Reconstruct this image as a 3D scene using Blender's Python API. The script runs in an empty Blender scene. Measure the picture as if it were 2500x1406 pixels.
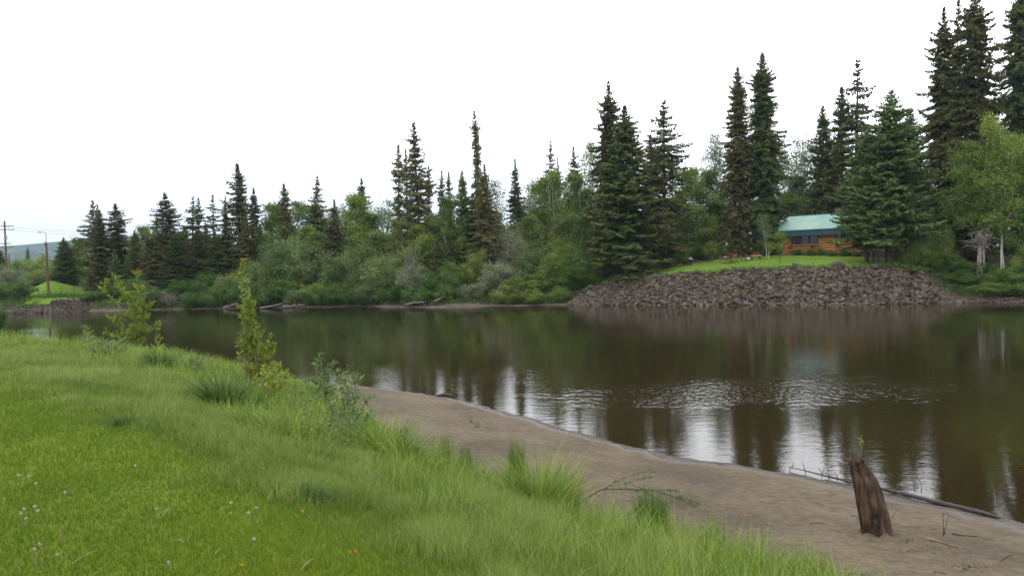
import bpy, math, random
import numpy as np
from mathutils import Vector, Matrix
from mathutils.bvhtree import BVHTree
R_ = math.radians
SC = bpy.context.scene
COL = SC.collection

# ------------------------------------------------------------------ camera
F = 1962.0                      # focal length in photo pixels (2500 wide)
CAMZ = 4.2
PITCH = math.atan(53 / F); ROLL = R_(1.5)
fw = Vector((0, math.cos(PITCH), -math.sin(PITCH)))
u0 = Vector((0, math.sin(PITCH), math.cos(PITCH))); r0 = Vector((1, 0, 0))
UP = math.cos(ROLL) * u0 + math.sin(ROLL) * r0
RT = math.cos(ROLL) * r0 - math.sin(ROLL) * u0
cd = bpy.data.cameras.new('camera'); cam = bpy.data.objects.new('camera', cd); COL.objects.link(cam)
cam.matrix_world = Matrix(((RT.x, UP.x, -fw.x, 0), (RT.y, UP.y, -fw.y, 0), (RT.z, UP.z, -fw.z, CAMZ), (0, 0, 0, 1)))
cd.sensor_width = 36; cd.lens = 36 * F / 2500; cd.clip_start = 0.1; cd.clip_end = 9000
SC.camera = cam

# ------------------------------------------------------------------ sky, sun, exposure
SUN_EL, SUN_AZ = 50, 215
w = bpy.data.worlds.new('World'); SC.world = w; w.use_nodes = True
nt = w.node_tree; nt.nodes.clear()
N = nt.nodes.new; LK = nt.links.new
out = N('ShaderNodeOutputWorld'); bg = N('ShaderNodeBackground'); bg.inputs['Strength'].default_value = 0.1
sky = N('ShaderNodeTexSky'); sky.sky_type = 'NISHITA'; sky.sun_disc = False
sky.sun_elevation = R_(SUN_EL); sky.sun_rotation = R_(SUN_AZ)
tc = N('ShaderNodeTexCoord'); sx = N('ShaderNodeSeparateXYZ'); LK(tc.outputs['Generated'], sx.inputs[0])
rp = N('ShaderNodeValToRGB'); LK(sx.outputs['Z'], rp.inputs[0])
els = rp.color_ramp.elements
els[0].position = 0.0; els[0].color = (0.36, 0.39, 0.43, 1)
els[1].position = 1.0; els[1].color = (1.0, 0.99, 0.98, 1)
for p_, c_ in ((0.05, (0.42, 0.45, 0.49, 1)), (0.11, (0.62, 0.64, 0.68, 1)), (0.2, (0.95, 0.95, 0.985, 1))):
    e = els.new(p_); e.color = c_
mp = N('ShaderNodeMapping'); mp.inputs['Scale'].default_value = (1.2, 1.2, 6); LK(tc.outputs['Generated'], mp.inputs[0])
nz = N('ShaderNodeTexNoise'); nz.inputs['Scale'].default_value = 1.8; nz.inputs['Detail'].default_value = 5; LK(mp.outputs[0], nz.inputs[0])
mr = N('ShaderNodeMapRange'); LK(nz.outputs[0], mr.inputs[0])
mr.inputs[1].default_value = 0.3; mr.inputs[2].default_value = 0.7; mr.inputs[3].default_value = 21; mr.inputs[4].default_value = 27
vm = N('ShaderNodeVectorMath'); vm.operation = 'SCALE'; LK(rp.outputs[0], vm.inputs[0]); LK(mr.outputs[0], vm.inputs['Scale'])
mx = N('ShaderNodeMix'); mx.data_type = 'RGBA'; mx.inputs[0].default_value = 0.93
LK(sky.outputs[0], mx.inputs[6]); LK(vm.outputs[0], mx.inputs[7])
LK(mx.outputs[2], bg.inputs[0]); LK(bg.outputs[0], out.inputs[0])
sl = bpy.data.lights.new('sun', 'SUN'); sl.energy = 0.8; sl.angle = R_(25); sl.color = (1, 0.96, 0.9)
so = bpy.data.objects.new('sun', sl); COL.objects.link(so)
so.rotation_euler = (R_(90 - SUN_EL), 0, R_(180 - SUN_AZ))
SC.view_settings.view_transform = 'Standard'; SC.view_settings.look = 'None'
SC.view_settings.exposure = 0.18; SC.view_settings.gamma = 1
SC.render.engine = 'CYCLES'
SC.cycles.max_bounces = 5; SC.cycles.diffuse_bounces = 2; SC.cycles.glossy_bounces = 2
SC.cycles.transmission_bounces = 2; SC.cycles.volume_bounces = 0

# ------------------------------------------------------------------ helpers
def ray(x, y):
    return (fw + RT * ((x - 1250) / F) + UP * ((703 - y) / F))
O = Vector((0, 0, CAMZ))
def at(x, y, Y):                     # the point of a photo pixel at depth Y
    d = ray(x, y); return O + d * (Y / d.y)
def onz(x, y, z):                    # the point of a photo pixel on height z
    d = ray(x, y); return O + d * ((z - CAMZ) / d.z)
def rng(s): return np.random.default_rng(s)

class MB:
    def __init__(s): s.V = []; s.F = []; s.T = []; s.n = 0
    def add(s, V, Fa, t=None):
        V = np.asarray(V, float).reshape(-1, 3); Fa = np.asarray(Fa, np.int64)
        s.V.append(V); s.F.append(Fa + s.n); s.n += len(V)
        if t is None: t = 0.5
        s.T.append(np.broadcast_to(np.asarray(t, float), (len(Fa),)).copy())
        return s
    def data(s):
        return np.concatenate(s.V), s.F, s.T
    def merge(s, o, M=None, t=None):
        V, Fs, Ts = o.data()
        if M is not None:
            A = np.array(M); V = V @ A[:3, :3].T + A[:3, 3]
        b = s.n; s.V.append(V); s.n += len(V)
        for f, tt in zip(Fs, Ts):
            s.F.append(f + b); s.T.append(tt if t is None else np.full(len(f), t))
    def mesh(s, name, mat, smooth=False):
        V = np.concatenate(s.V)
        me = bpy.data.meshes.new(name)
        me.vertices.add(len(V)); me.vertices.foreach_set('co', V.astype(np.float32).ravel())
        lens = np.concatenate([np.full(len(f), f.shape[1]) for f in s.F])
        loops = np.concatenate([f.ravel() for f in s.F])
        me.loops.add(len(loops)); me.loops.foreach_set('vertex_index', loops.astype(np.int32))
        me.polygons.add(len(lens))
        st = np.concatenate([[0], np.cumsum(lens)[:-1]])
        me.polygons.foreach_set('loop_start', st.astype(np.int32))
        me.polygons.foreach_set('use_smooth', np.full(len(lens), smooth))
        a = me.attributes.new('tint', 'FLOAT', 'FACE'); a.data.foreach_set('value', np.concatenate(s.T).astype(np.float32))
        me.update(calc_edges=True); me.validate()
        if mat: me.materials.append(mat)
        return me
    def build(s, name, mat, parent=None, smooth=False):
        o = bpy.data.objects.new(name, s.mesh(name, mat, smooth)); COL.objects.link(o)
        if parent: o.parent = parent
        return o

def link(name, me, parent=None):
    o = bpy.data.objects.new(name, me); COL.objects.link(o)
    if parent: o.parent = parent
    return o
def tag(o, label=None, cat=None, group=None, kind=None):
    if label: o['label'] = label
    if cat: o['category'] = cat
    if group: o['group'] = group
    if kind: o['kind'] = kind
    return o
def empty(name, loc=(0, 0, 0), rz=0, label=None, cat=None, group=None):
    o = bpy.data.objects.new(name, None); COL.objects.link(o); o.location = loc; o.rotation_euler = (0, 0, rz)
    o.empty_display_size = 0.2
    return tag(o, label, cat, group)

def tube(P, r, n=6, cap=True):
    P = np.asarray(P, float); m = len(P); r = np.broadcast_to(np.asarray(r, float), (m,))
    T = np.gradient(P, axis=0); T /= np.linalg.norm(T, axis=1)[:, None] + 1e-9
    ref = np.array([0, 0, 1.0]) if abs(T[0][2]) < 0.9 else np.array([1.0, 0, 0])
    A = np.cross(T, ref); A /= np.linalg.norm(A, axis=1)[:, None] + 1e-9; B = np.cross(T, A)
    th = np.arange(n) * 2 * math.pi / n
    V = P[:, None, :] + r[:, None, None] * (np.cos(th)[None, :, None] * A[:, None, :] + np.sin(th)[None, :, None] * B[:, None, :])
    V = V.reshape(-1, 3)
    i = np.arange(m - 1)[:, None] * n; j = np.arange(n)[None, :]; k = (j + 1) % n
    Fq = np.stack([i + j, i + k, i + n + k, i + n + j], -1).reshape(-1, 4)
    return V, Fq
def add_tube(mb, P, r, n=6, t=0.5):
    V, Fq = tube(P, r, n); mb.add(V, Fq, t)
    m = len(P)
    P = np.asarray(P, float)
    c0 = np.vstack([V[:n], P[:1]]); mb.add(c0, [[(j + 1) % n, j, n] for j in range(n)], t)
    c1 = np.vstack([V[-n:], P[-1:]]); mb.add(c1, [[j, (j + 1) % n, n] for j in range(n)], t)
def box(mb, c, s, M=None, t=0.5):
    c = np.array(c); s = np.array(s) / 2
    V = np.array([[x, y, z] for x in (-1, 1) for y in (-1, 1) for z in (-1, 1)]) * s + c
    if M is not None: A = np.array(M); V = V @ A[:3, :3].T + A[:3, 3]
    mb.add(V, [[0, 1, 3, 2], [4, 6, 7, 5], [0, 4, 5, 1], [2, 3, 7, 6], [0, 2, 6, 4], [1, 5, 7, 3]], t)

# value noise (numpy) for terrain
def vnoise(x, y, seed=0):
    xi = np.floor(x).astype(np.int64); yi = np.floor(y).astype(np.int64); xf = x - xi; yf = y - yi
    def h(a, b):
        n = (a * 374761393 + b * 668265263 + seed * 982451653) & 0x7fffffff
        n = ((n ^ (n >> 13)) * 1274126177) & 0x7fffffff
        return ((n ^ (n >> 16)) & 0xffff) / 65535.0
    u = xf * xf * (3 - 2 * xf); v = yf * yf * (3 - 2 * yf)
    return (h(xi, yi) * (1 - u) + h(xi + 1, yi) * u) * (1 - v) + (h(xi, yi + 1) * (1 - u) + h(xi + 1, yi + 1) * u) * v
def fbm(x, y, seed=0, o=4):
    s = 0; a = 0.5
    for k in range(o): s = s + a * (vnoise(x * 2 ** k, y * 2 ** k, seed + k) - 0.5); a *= 0.5
    return s

# ------------------------------------------------------------------ materials
def newmat(name):
    m = bpy.data.materials.new(name); m.use_nodes = True; t = m.node_tree
    b = t.nodes['Principled BSDF']
    return m, t, b
def ramp(t, src, stops):
    r = t.nodes.new('ShaderNodeValToRGB'); e = r.color_ramp.elements
    e[0].position, e[0].color = stops[0][0], (*stops[0][1], 1)
    e[1].position, e[1].color = stops[-1][0], (*stops[-1][1], 1)
    for p, c in stops[1:-1]: q = e.new(p); q.color = (*c, 1)
    t.links.new(src, r.inputs[0]); return r.outputs[0]
def noise(t, scale, detail=4, coord='Object', stretch=None, rough=0.6):
    c = t.nodes.new('ShaderNodeTexCoord'); n = t.nodes.new('ShaderNodeTexNoise')
    n.inputs['Scale'].default_value = scale; n.inputs['Detail'].default_value = detail; n.inputs['Roughness'].default_value = rough
    s = c.outputs[coord]
    if stretch:
        m = t.nodes.new('ShaderNodeMapping'); m.inputs['Scale'].default_value = stretch; t.links.new(s, m.inputs[0]); s = m.outputs[0]
    t.links.new(s, n.inputs['Vector']); return n.outputs[0]
def geonoise(t, scale, detail=4, stretch=None):
    c = t.nodes.new('ShaderNodeNewGeometry'); n = t.nodes.new('ShaderNodeTexNoise')
    n.inputs['Scale'].default_value = scale; n.inputs['Detail'].default_value = detail
    s = c.outputs['Position']
    if stretch:
        m = t.nodes.new('ShaderNodeMapping'); m.inputs['Scale'].default_value = stretch; t.links.new(s, m.inputs[0]); s = m.outputs[0]
    t.links.new(s, n.inputs['Vector']); return n.outputs[0]
def mixc(t, f, a, b, blend='MIX'):
    m = t.nodes.new('ShaderNodeMix'); m.data_type = 'RGBA'; m.blend_type = blend
    for i, v in ((0, f), (6, a), (7, b)):
        if isinstance(v, (int, float)): m.inputs[i].default_value = v
        elif isinstance(v, tuple): m.inputs[i].default_value = (*v, 1)
        else: t.links.new(v, m.inputs[i])
    return m.outputs[2]
def math_(t, op, a, b=0.0, c=None):
    m = t.nodes.new('ShaderNodeMath'); m.operation = op
    for i, v in enumerate((a, b) if c is None else (a, b, c)):
        if isinstance(v, (int, float)): m.inputs[i].default_value = v
        else: t.links.new(v, m.inputs[i])
    return m.outputs[0]
def maprange(t, v, a, b, c=0.0, d=1.0, smooth=False):
    m = t.nodes.new('ShaderNodeMapRange'); t.links.new(v, m.inputs[0])
    if smooth: m.interpolation_type = 'SMOOTHSTEP'
    for i, x in enumerate((a, b, c, d)): m.inputs[i + 1].default_value = x
    return m.outputs[0]
def bump(t, b, h, strength=0.5, dist=0.05):
    n = t.nodes.new('ShaderNodeBump'); n.inputs['Strength'].default_value = strength; n.inputs['Distance'].default_value = dist
    t.links.new(h, n.inputs['Height']); t.links.new(n.outputs[0], b.inputs['Normal']); return n
def tintattr(t):
    a = t.nodes.new('ShaderNodeAttribute'); a.attribute_name = 'tint'; return a.outputs['Fac']
def objrand(t):
    return t.nodes.new('ShaderNodeObjectInfo').outputs['Random']

def leafmat(name, c0, c1, c2, transl=0.3, rnd=0.25, spec=0.15, nscale=0.25):
    """leaf / blade: colour by per-leaf tint, patchy plant noise and per-object random; thin-sheet translucency"""
    m, t, b = newmat(name)
    f = math_(t, 'ADD', math_(t, 'MULTIPLY', tintattr(t), 0.6), math_(t, 'MULTIPLY', geonoise(t, nscale, 3), 0.4))
    col = ramp(t, f, ((0.15, c0), (0.5, c1), (0.85, c2)))
    r = objrand(t)
    hs = t.nodes.new('ShaderNodeHueSaturation')
    t.links.new(maprange(t, r, 0, 1, 0.5 - 0.03 * rnd * 4, 0.5 + 0.02 * rnd * 4), hs.inputs['Hue'])
    t.links.new(maprange(t, r, 0, 1, 1 + rnd, 1 - rnd), hs.inputs['Value'])
    t.links.new(col, hs.inputs['Color']); col = hs.outputs[0]
    t.links.new(col, b.inputs['Base Color']); b.inputs['Roughness'].default_value = 0.55
    b.inputs['Specular IOR Level'].default_value = spec
    tr = t.nodes.new('ShaderNodeBsdfTranslucent'); t.links.new(col, tr.inputs['Color'])
    ms = t.nodes.new('ShaderNodeMixShader'); ms.inputs[0].default_value = transl
    o = t.nodes['Material Output']; t.links.new(b.outputs[0], ms.inputs[1]); t.links.new(tr.outputs[0], ms.inputs[2]); t.links.new(ms.outputs[0], o.inputs[0])
    return m
def simplemat(name, c, rough=0.7, spec=0.3, var=0.25, scale=8, bmp=0.0, stretch=None, metal=0):
    m, t, b = newmat(name)
    n = noise(t, scale, 4, stretch=stretch)
    a = tuple(x * (1 - var) for x in c); d = tuple(min(1, x * (1 + var)) for x in c)
    t.links.new(ramp(t, n, ((0.3, a), (0.7, d))), b.inputs['Base Color'])
    b.inputs['Roughness'].default_value = rough; b.inputs['Specular IOR Level'].default_value = spec; b.inputs['Metallic'].default_value = metal
    if bmp: bump(t, b, n, bmp, 0.02)
    return m

M = {}
M['spruce'] = leafmat('spruce_needles', (0.0269, 0.0379, 0.0147), (0.0560, 0.0782, 0.0252), (0.1075, 0.1357, 0.0420), 0.10, 0.25, 0.05)
M['spruce_brown'] = leafmat('spruce_needles_coned', (0.0314, 0.0333, 0.0126), (0.0650, 0.0690, 0.0252), (0.1176, 0.1173, 0.0441), 0.08, 0.2, 0.05)
M['spruce_blue'] = leafmat('spruce_needles_fresh', (0.0302, 0.0529, 0.0189), (0.0672, 0.1127, 0.0357), (0.1344, 0.1898, 0.0546), 0.12, 0.15, 0.05)
M['birch_leaf'] = leafmat('birch_leaves', (0.0478, 0.0806, 0.0187), (0.1019, 0.1624, 0.0374), (0.1716, 0.2408, 0.0645), 0.35, 0.2)
M['birch_light'] = leafmat('birch_leaves_light', (0.0645, 0.1064, 0.0187), (0.1331, 0.2016, 0.0354), (0.2184, 0.2912, 0.0624), 0.35, 0.12)
M['poplar_leaf'] = leafmat('poplar_leaves', (0.0624, 0.0952, 0.0416), (0.1227, 0.1736, 0.0780), (0.1976, 0.2576, 0.1248), 0.3, 0.2)
M['willow_leaf'] = leafmat('willow_leaves', (0.0458, 0.0840, 0.0250), (0.0936, 0.1568, 0.0478), (0.1664, 0.2464, 0.0832), 0.3, 0.25)
M['willow_grey'] = leafmat('willow_leaves_grey', (0.08, 0.1, 0.055), (0.155, 0.18, 0.1), (0.24, 0.265, 0.165), 0.25, 0.2)
M['shrub_leaf'] = leafmat('shrub_leaves', (0.0354, 0.0717, 0.0146), (0.0749, 0.1434, 0.0270), (0.1456, 0.2240, 0.0499), 0.3, 0.3)
M['sapling_leaf'] = leafmat('sapling_leaves', (0.085, 0.14, 0.012), (0.17, 0.23, 0.022), (0.29, 0.34, 0.05), 0.4, 0.1, 0.3, 1.2)
M['red_leaf'] = leafmat('young_red_leaves', (0.14, 0.11, 0.012), (0.24, 0.16, 0.02), (0.32, 0.22, 0.04), 0.4, 0.1)
M['willow_near'] = leafmat('silver_willow_leaves', (0.065, 0.12, 0.03), (0.13, 0.21, 0.055), (0.23, 0.32, 0.12), 0.3, 0.1, 0.3, 2)
M['yellow_leaf'] = leafmat('young_tree_leaves', (0.07, 0.12, 0.012), (0.13, 0.19, 0.02), (0.2, 0.25, 0.04), 0.4, 0.1)
M['sedge'] = leafmat('sedge_blades', (0.025, 0.065, 0.008), (0.065, 0.135, 0.014), (0.14, 0.23, 0.03), 0.35, 0.2, 0.4, 3)
M['sedge_dark'] = leafmat('dark_sedge_blades', (0.014, 0.038, 0.005), (0.035, 0.078, 0.01), (0.08, 0.14, 0.022), 0.3, 0.1, 0.4, 3)
M['bright_grass'] = leafmat('bright_grass_blades', (0.045, 0.09, 0.01), (0.13, 0.21, 0.022), (0.27, 0.34, 0.07), 0.4, 0.1, 0.35, 3)
M['rush'] = leafmat('rush_blades', (0.04, 0.075, 0.012), (0.085, 0.135, 0.02), (0.17, 0.19, 0.05), 0.2, 0.15, 0.3, 3)
M['bark'] = simplemat('spruce_bark', (0.055, 0.042, 0.034), 0.9, 0.1, 0.5, 4, 0.6, (1, 1, 0.3))
M['birch_bark'] = simplemat('pale_birch_bark', (0.42, 0.40, 0.36), 0.7, 0.2, 0.5, 5, 0.2, (0.5, 0.5, 2.5))
M['grey_bark'] = simplemat('grey_bark', (0.12, 0.10, 0.085), 0.9, 0.1, 0.4, 6, 0.4, (1, 1, 0.3))
M['dead'] = simplemat('dead_branches', (0.15, 0.13, 0.115), 0.9, 0.1, 0.3, 6)

# lawn ground and blades share the plant's own colours
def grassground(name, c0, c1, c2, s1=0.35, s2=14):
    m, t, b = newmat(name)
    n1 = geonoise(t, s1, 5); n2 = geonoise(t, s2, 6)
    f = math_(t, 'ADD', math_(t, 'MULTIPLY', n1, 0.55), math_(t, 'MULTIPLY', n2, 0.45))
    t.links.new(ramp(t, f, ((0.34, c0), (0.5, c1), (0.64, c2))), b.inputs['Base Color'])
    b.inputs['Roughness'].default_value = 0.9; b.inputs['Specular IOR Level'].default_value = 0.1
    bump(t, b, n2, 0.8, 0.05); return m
M['lawn'] = grassground('lawn_grass', (0.06, 0.095, 0.006), (0.08, 0.12, 0.008), (0.10, 0.14, 0.011))
M['rough'] = grassground('shaded_rough_ground', (0.022, 0.034, 0.007), (0.036, 0.056, 0.010), (0.06, 0.075, 0.018))  # darker than its blades: dark soil, with shade under tall grass painted in
M['farlawn'] = grassground('far_lawn_grass', (0.055, 0.105, 0.012), (0.085, 0.15, 0.016), (0.115, 0.18, 0.024), 0.12, 2.5)
M['farground'] = grassground('bank_soil', (0.02, 0.02, 0.012), (0.035, 0.036, 0.018), (0.05, 0.058, 0.024), 0.6, 4)
M['blade_lawn'] = leafmat('lawn_blades', (0.062, 0.11, 0.007), (0.096, 0.152, 0.011), (0.142, 0.2, 0.02), 0.35, 0.0, 0.08, 0.7)
M['blade_rough'] = leafmat('rough_blades', (0.055, 0.098, 0.013), (0.122, 0.182, 0.03), (0.25, 0.29, 0.095), 0.35, 0.0, 0.1, 0.5)

# sand
m, t, b = newmat('wet_silty_sand'); M['sand'] = m
n1 = geonoise(t, 0.5, 6); n2 = geonoise(t, 7, 8); n3 = geonoise(t, 60, 3)
colr = ramp(t, math_(t, 'ADD', math_(t, 'MULTIPLY', n1, 0.6), math_(t, 'MULTIPLY', n2, 0.4)),
            ((0.38, (0.056, 0.041, 0.024)), (0.5, (0.088, 0.066, 0.039)), (0.60, (0.114, 0.088, 0.053))))
g = t.nodes.new('ShaderNodeNewGeometry'); sp = t.nodes.new('ShaderNodeSeparateXYZ'); t.links.new(g.outputs['Position'], sp.inputs[0])
wet = maprange(t, math_(t, 'ADD', sp.outputs['Z'], math_(t, 'MULTIPLY', n1, 0.06)), 0.045, 0.10, 1, 0, True)
speck = math_(t, 'MAXIMUM', maprange(t, geonoise(t, 16, 3, (1, 1.8, 1)), 0.60, 0.65), math_(t, 'MULTIPLY', maprange(t, geonoise(t, 4, 7, (1, 1.8, 1)), 0.54, 0.62), .7))
colr = mixc(t, math_(t, 'MULTIPLY', speck, 0.7), colr, (0.035, 0.026, 0.02))
t.links.new(mixc(t, wet, colr, (0.050, 0.038, 0.030)), b.inputs['Base Color'])
t.links.new(maprange(t, wet, 0, 1, 0.8, 0.12), b.inputs['Roughness'])
t.links.new(maprange(t, wet, 0, 1, 0.25, 0.6), b.inputs['Specular IOR Level'])
vo = t.nodes.new('ShaderNodeTexVoronoi'); vo.inputs['Scale'].default_value = 3.2; vo.inputs['Randomness'].default_value = 1; t.links.new(g.outputs['Position'], vo.inputs['Vector'])
pit = math_(t, 'MULTIPLY', maprange(t, vo.outputs['Distance'], .05, .22, 0, 1, True), maprange(t, geonoise(t, .9, 3), .5, .62, 0, 1))
bump(t, b, math_(t, 'ADD', math_(t, 'ADD', n2, math_(t, 'MULTIPLY', n3, 0.3)), math_(t, 'MULTIPLY', pit, .5)), 1.0, 0.06)

# far gravel / mud
m, t, b = newmat('shore_gravel'); M['gravel'] = m
n1 = geonoise(t, 1.0, 5); n2 = geonoise(t, 12, 6)
t.links.new(ramp(t, math_(t, 'ADD', math_(t, 'MULTIPLY', n1, 0.5), math_(t, 'MULTIPLY', n2, 0.5)),
            ((0.35, (0.026, 0.019, 0.014)), (0.5, (0.06, 0.046, 0.035)), (0.65, (0.12, 0.10, 0.08)))), b.inputs['Base Color'])
b.inputs['Roughness'].default_value = 0.85; bump(t, b, n2, 1.0, 0.06)

# rock
m, t, b = newmat('riprap_stone'); M['rock'] = m
f = math_(t, 'ADD', math_(t, 'MULTIPLY', tintattr(t), 0.5), math_(t, 'MULTIPLY', noise(t, 5, 5), 0.3))
f = math_(t, 'ADD', f, math_(t, 'MULTIPLY', objrand(t), 0.25))
t.links.new(ramp(t, f, ((0.2, (0.018, 0.012, 0.009)), (0.5, (0.042, 0.031, 0.022)), (0.75, (0.075, 0.057, 0.041)), (0.97, (0.15, 0.122, 0.092)))), b.inputs['Base Color'])
b.inputs['Roughness'].default_value = 0.7; b.inputs['Specular IOR Level'].default_value = 0.3; bump(t, b, noise(t, 9, 5), 0.5, 0.04)

# water: calm brown river, a breeze patch of fine ripples in mid-stream
m, t, b = newmat('river_surface'); M['water'] = m
b.inputs['IOR'].default_value = 1.36
b.inputs['Roughness'].default_value = 0.03
dep = geonoise(t, 0.06, 3)
t.links.new(ramp(t, dep, ((0.3, (0.013, 0.0095, 0.0036)), (0.7, (0.021, 0.0150, 0.0050)))), b.inputs['Base Color'])
g = t.nodes.new('ShaderNodeNewGeometry'); sp = t.nodes.new('ShaderNodeSeparateXYZ'); t.links.new(g.outputs['Position'], sp.inputs[0])
def ell(cx, cy, rx, ry):
    a = math_(t, 'DIVIDE', math_(t, 'SUBTRACT', sp.outputs['X'], cx), rx); c = math_(t, 'DIVIDE', math_(t, 'SUBTRACT', sp.outputs['Y'], cy), ry)
    d = math_(t, 'ADD', math_(t, 'MULTIPLY', a, a), math_(t, 'MULTIPLY', c, c))
    d = math_(t, 'ADD', d, math_(t, 'ADD', math_(t, 'MULTIPLY', math_(t, 'SUBTRACT', geonoise(t, 0.4, 3), 0.5), 2.6), math_(t, 'MULTIPLY', math_(t, 'SUBTRACT', geonoise(t, 2.4, 3), 0.5), 2.0)))
    return maprange(t, d, -.1, 1.6, 1, 0, True)
patch = math_(t, 'MAXIMUM', ell(8.6, 25.6, 6.6, 2.7), math_(t, 'MULTIPLY', ell(2.2, 30.5, 3.2, 2.2), 0.3))
calm = math_(t, 'ADD', math_(t, 'MULTIPLY', geonoise(t, 1.3, 3, (1, 2.4, 1)), 0.005), math_(t, 'MULTIPLY', geonoise(t, 5, 3, (1, 2.2, 1)), 0.0028))
calmm = math_(t, 'MULTIPLY', calm, maprange(t, geonoise(t, 0.12, 3), 0.35, 0.65, 0.35, 1.2))
rip = math_(t, 'MULTIPLY', math_(t, 'MULTIPLY', geonoise(t, 4.6, 2, (1.2, .7, 1)), 0.026), patch)
bn = bump(t, b, math_(t, 'ADD', calmm, rip), 1.0, 1.0)

# ------------------------------------------------------------------ far shore and terrain (one loft, split by use)
SH = [(-260, 770), (0, 766), (130, 764), (240, 759), (350, 757), (600, 752), (870, 748), (1050, 751), (1180, 748), (1380, 745), (1700, 746), (2000, 745), (2200, 742), (2330, 738), (2500, 739), (2800, 742)]
shp = [onz(x, y, 0) for x, y in SH]
shx = np.array([x for x, _ in SH], float); shX = np.array([p.x for p in shp]); shY = np.array([p.y for p in shp])
sht = shX / shY
def shoreY(tan): return np.interp(tan, sht, shY)
# z of the ground by distance s behind the waterline, by photo column
PX = [-260, 0, 130, 240, 350, 600, 1050, 1250, 1380, 1450, 1600, 1900, 2100, 2200, 2330, 2500, 2800]
SS = [0, 1.2, 2.6, 4.6, 8, 16, 30, 60, 400]
PZ = {}
natural = [0, .22, .8, 1.7, 2.4, 2.9, 3.2, 3.4, 4]
for x in PX: PZ[x] = natural
PZ[-260] = PZ[0] = PZ[130] = PZ[240] = [0, .35, 1.0, 1.7, 2.1, 2.4, 2.4, 2.4, 2.5]
PZ[1050] = [0, .18, .45, 1.4, 2.3, 2.9, 3.2, 3.4, 4]
PZ[1450] = [0, .6, 1.3, 2.1, 2.5, 3.2, 3.7, 4.0, 4.2]
PZ[1600] = [0, .8, 1.7, 2.85, 3.2, 4.0, 4.3, 4.4, 4.6]
PZ[1900] = [0, .9, 1.95, 3.3, 3.8, 4.65, 4.8, 4.8, 5]
PZ[2100] = [0, .9, 1.95, 3.3, 3.8, 4.6, 4.8, 4.8, 5]
PZ[2200] = [0, .8, 1.8, 3.1, 3.7, 4.5, 4.8, 4.8, 5]
PZ[2330] = [0, .5, 1.3, 2.3, 3.2, 4.2, 4.6, 4.8, 5]
PZ[2500] = PZ[2800] = [0, .3, .8, 1.7, 3.0, 4.0, 4.6, 4.8, 5]
Zt = np.array([PZ[x] for x in PX], float)
def farz(px, s):
    col = np.array([np.interp(px, PX, Zt[:, k]) for k in range(len(SS))]).T.reshape(-1, len(SS))
    s = np.broadcast_to(s, (len(col),)); return np.array([np.interp(a, SS, c) for a, c in zip(s, col)])
pxs = np.linspace(-260, 2800, 341)
srow = np.array([-6, -1.5, 0, .3, .6, .9, 1.2, 1.6, 2.0, 2.6, 3.2, 3.9, 4.6, 5.4, 6.5, 8, 10, 12, 14, 16, 20, 25, 30, 40, 60, 100, 200, 400])
Xs = np.interp(pxs, shx, shX); Ys = np.interp(pxs, shx, shY)
G = np.zeros((len(srow), len(pxs), 3))
for i, s in enumerate(srow):
    k = (Ys + s) / Ys
    jit = fbm(pxs / 25, pxs * 0 + 3, 5) * 1.6 * np.clip(1 - s / 10, 0, 1)
    G[i, :, 0] = Xs * k; G[i, :, 1] = Ys + s + (jit if abs(s) < 8 else 0)
    z = farz(pxs, max(s, 0)) if s >= 0 else np.full(len(pxs), -0.35 if s > -3 else -1.2)
    G[i, :, 2] = z + (fbm(G[i, :, 0] / 2, G[i, :, 1] / 2, 9) * np.clip(s * .18, 0, .3) if s > 0 else 0)
def gridfaces(nr, nc, mask):
    i, j = np.meshgrid(np.arange(nr - 1), np.arange(nc - 1), indexing='ij')
    f = np.stack([i * nc + j, i * nc + j + 1, (i + 1) * nc + j + 1, (i + 1) * nc + j], -1)
    return f[mask]
pc = (pxs[:-1] + pxs[1:]) / 2; sc_ = (srow[:-1] + srow[1:]) / 2
PCg, SCg = np.meshgrid(pc, sc_)
wob = fbm(PCg / 40, SCg / 2, 3) * 3
isgrav = (SCg < .55 + wob * .6) & ~((PCg > 1400) & (PCg < 2330))
isgrav |= (np.abs(PCg - 1130) < 90) & (SCg < 2.2 - np.abs(PCg - 1130) / 50)
edge = np.interp(PCg, [1540, 1600, 1750, 1850], [8, 10, 15, 17])
islawn = (PCg > 1540) & (PCg < 2230) & (SCg > 4.4) & (SCg < edge + wob)
islawn |= (PCg > 60) & (PCg < 300) & (SCg > np.where((PCg > 130) & (PCg < 215), 4.2, 2.4)) & (SCg < 18)
def sub(name, mask, mat):
    mb = MB(); mb.add(G.reshape(-1, 3), gridfaces(len(srow), len(pxs), mask)); o = mb.build(name, mat, smooth=True)
    bm = __import__('bmesh').new(); bm.from_mesh(o.data)
    for v in [v for v in bm.verts if not v.link_faces]: bm.verts.remove(v)
    bm.to_mesh(o.data); bm.free(); return tag(o, kind='structure')
sub('shore_gravel', isgrav, M['gravel'])
sub('far_lawn', islawn & ~isgrav, M['farlawn'])
sub('far_bank_ground', ~islawn & ~isgrav, M['farground'])
fverts = [Vector(v) for v in G.reshape(-1, 3)]
ffaces = gridfaces(len(srow), len(pxs), np.ones((len(srow) - 1, len(pxs) - 1), bool)).tolist()
FAR = BVHTree.FromPolygons(fverts, ffaces)
def far_ground(X, Y):
    h = FAR.ray_cast(Vector((X, Y, 80)), Vector((0, 0, -1)))
    return h[0].z if h[0] else 3.0
def far_hit(x, y):
    h = FAR.ray_cast(O, ray(x, y).normalized()); return h[0]
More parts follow.
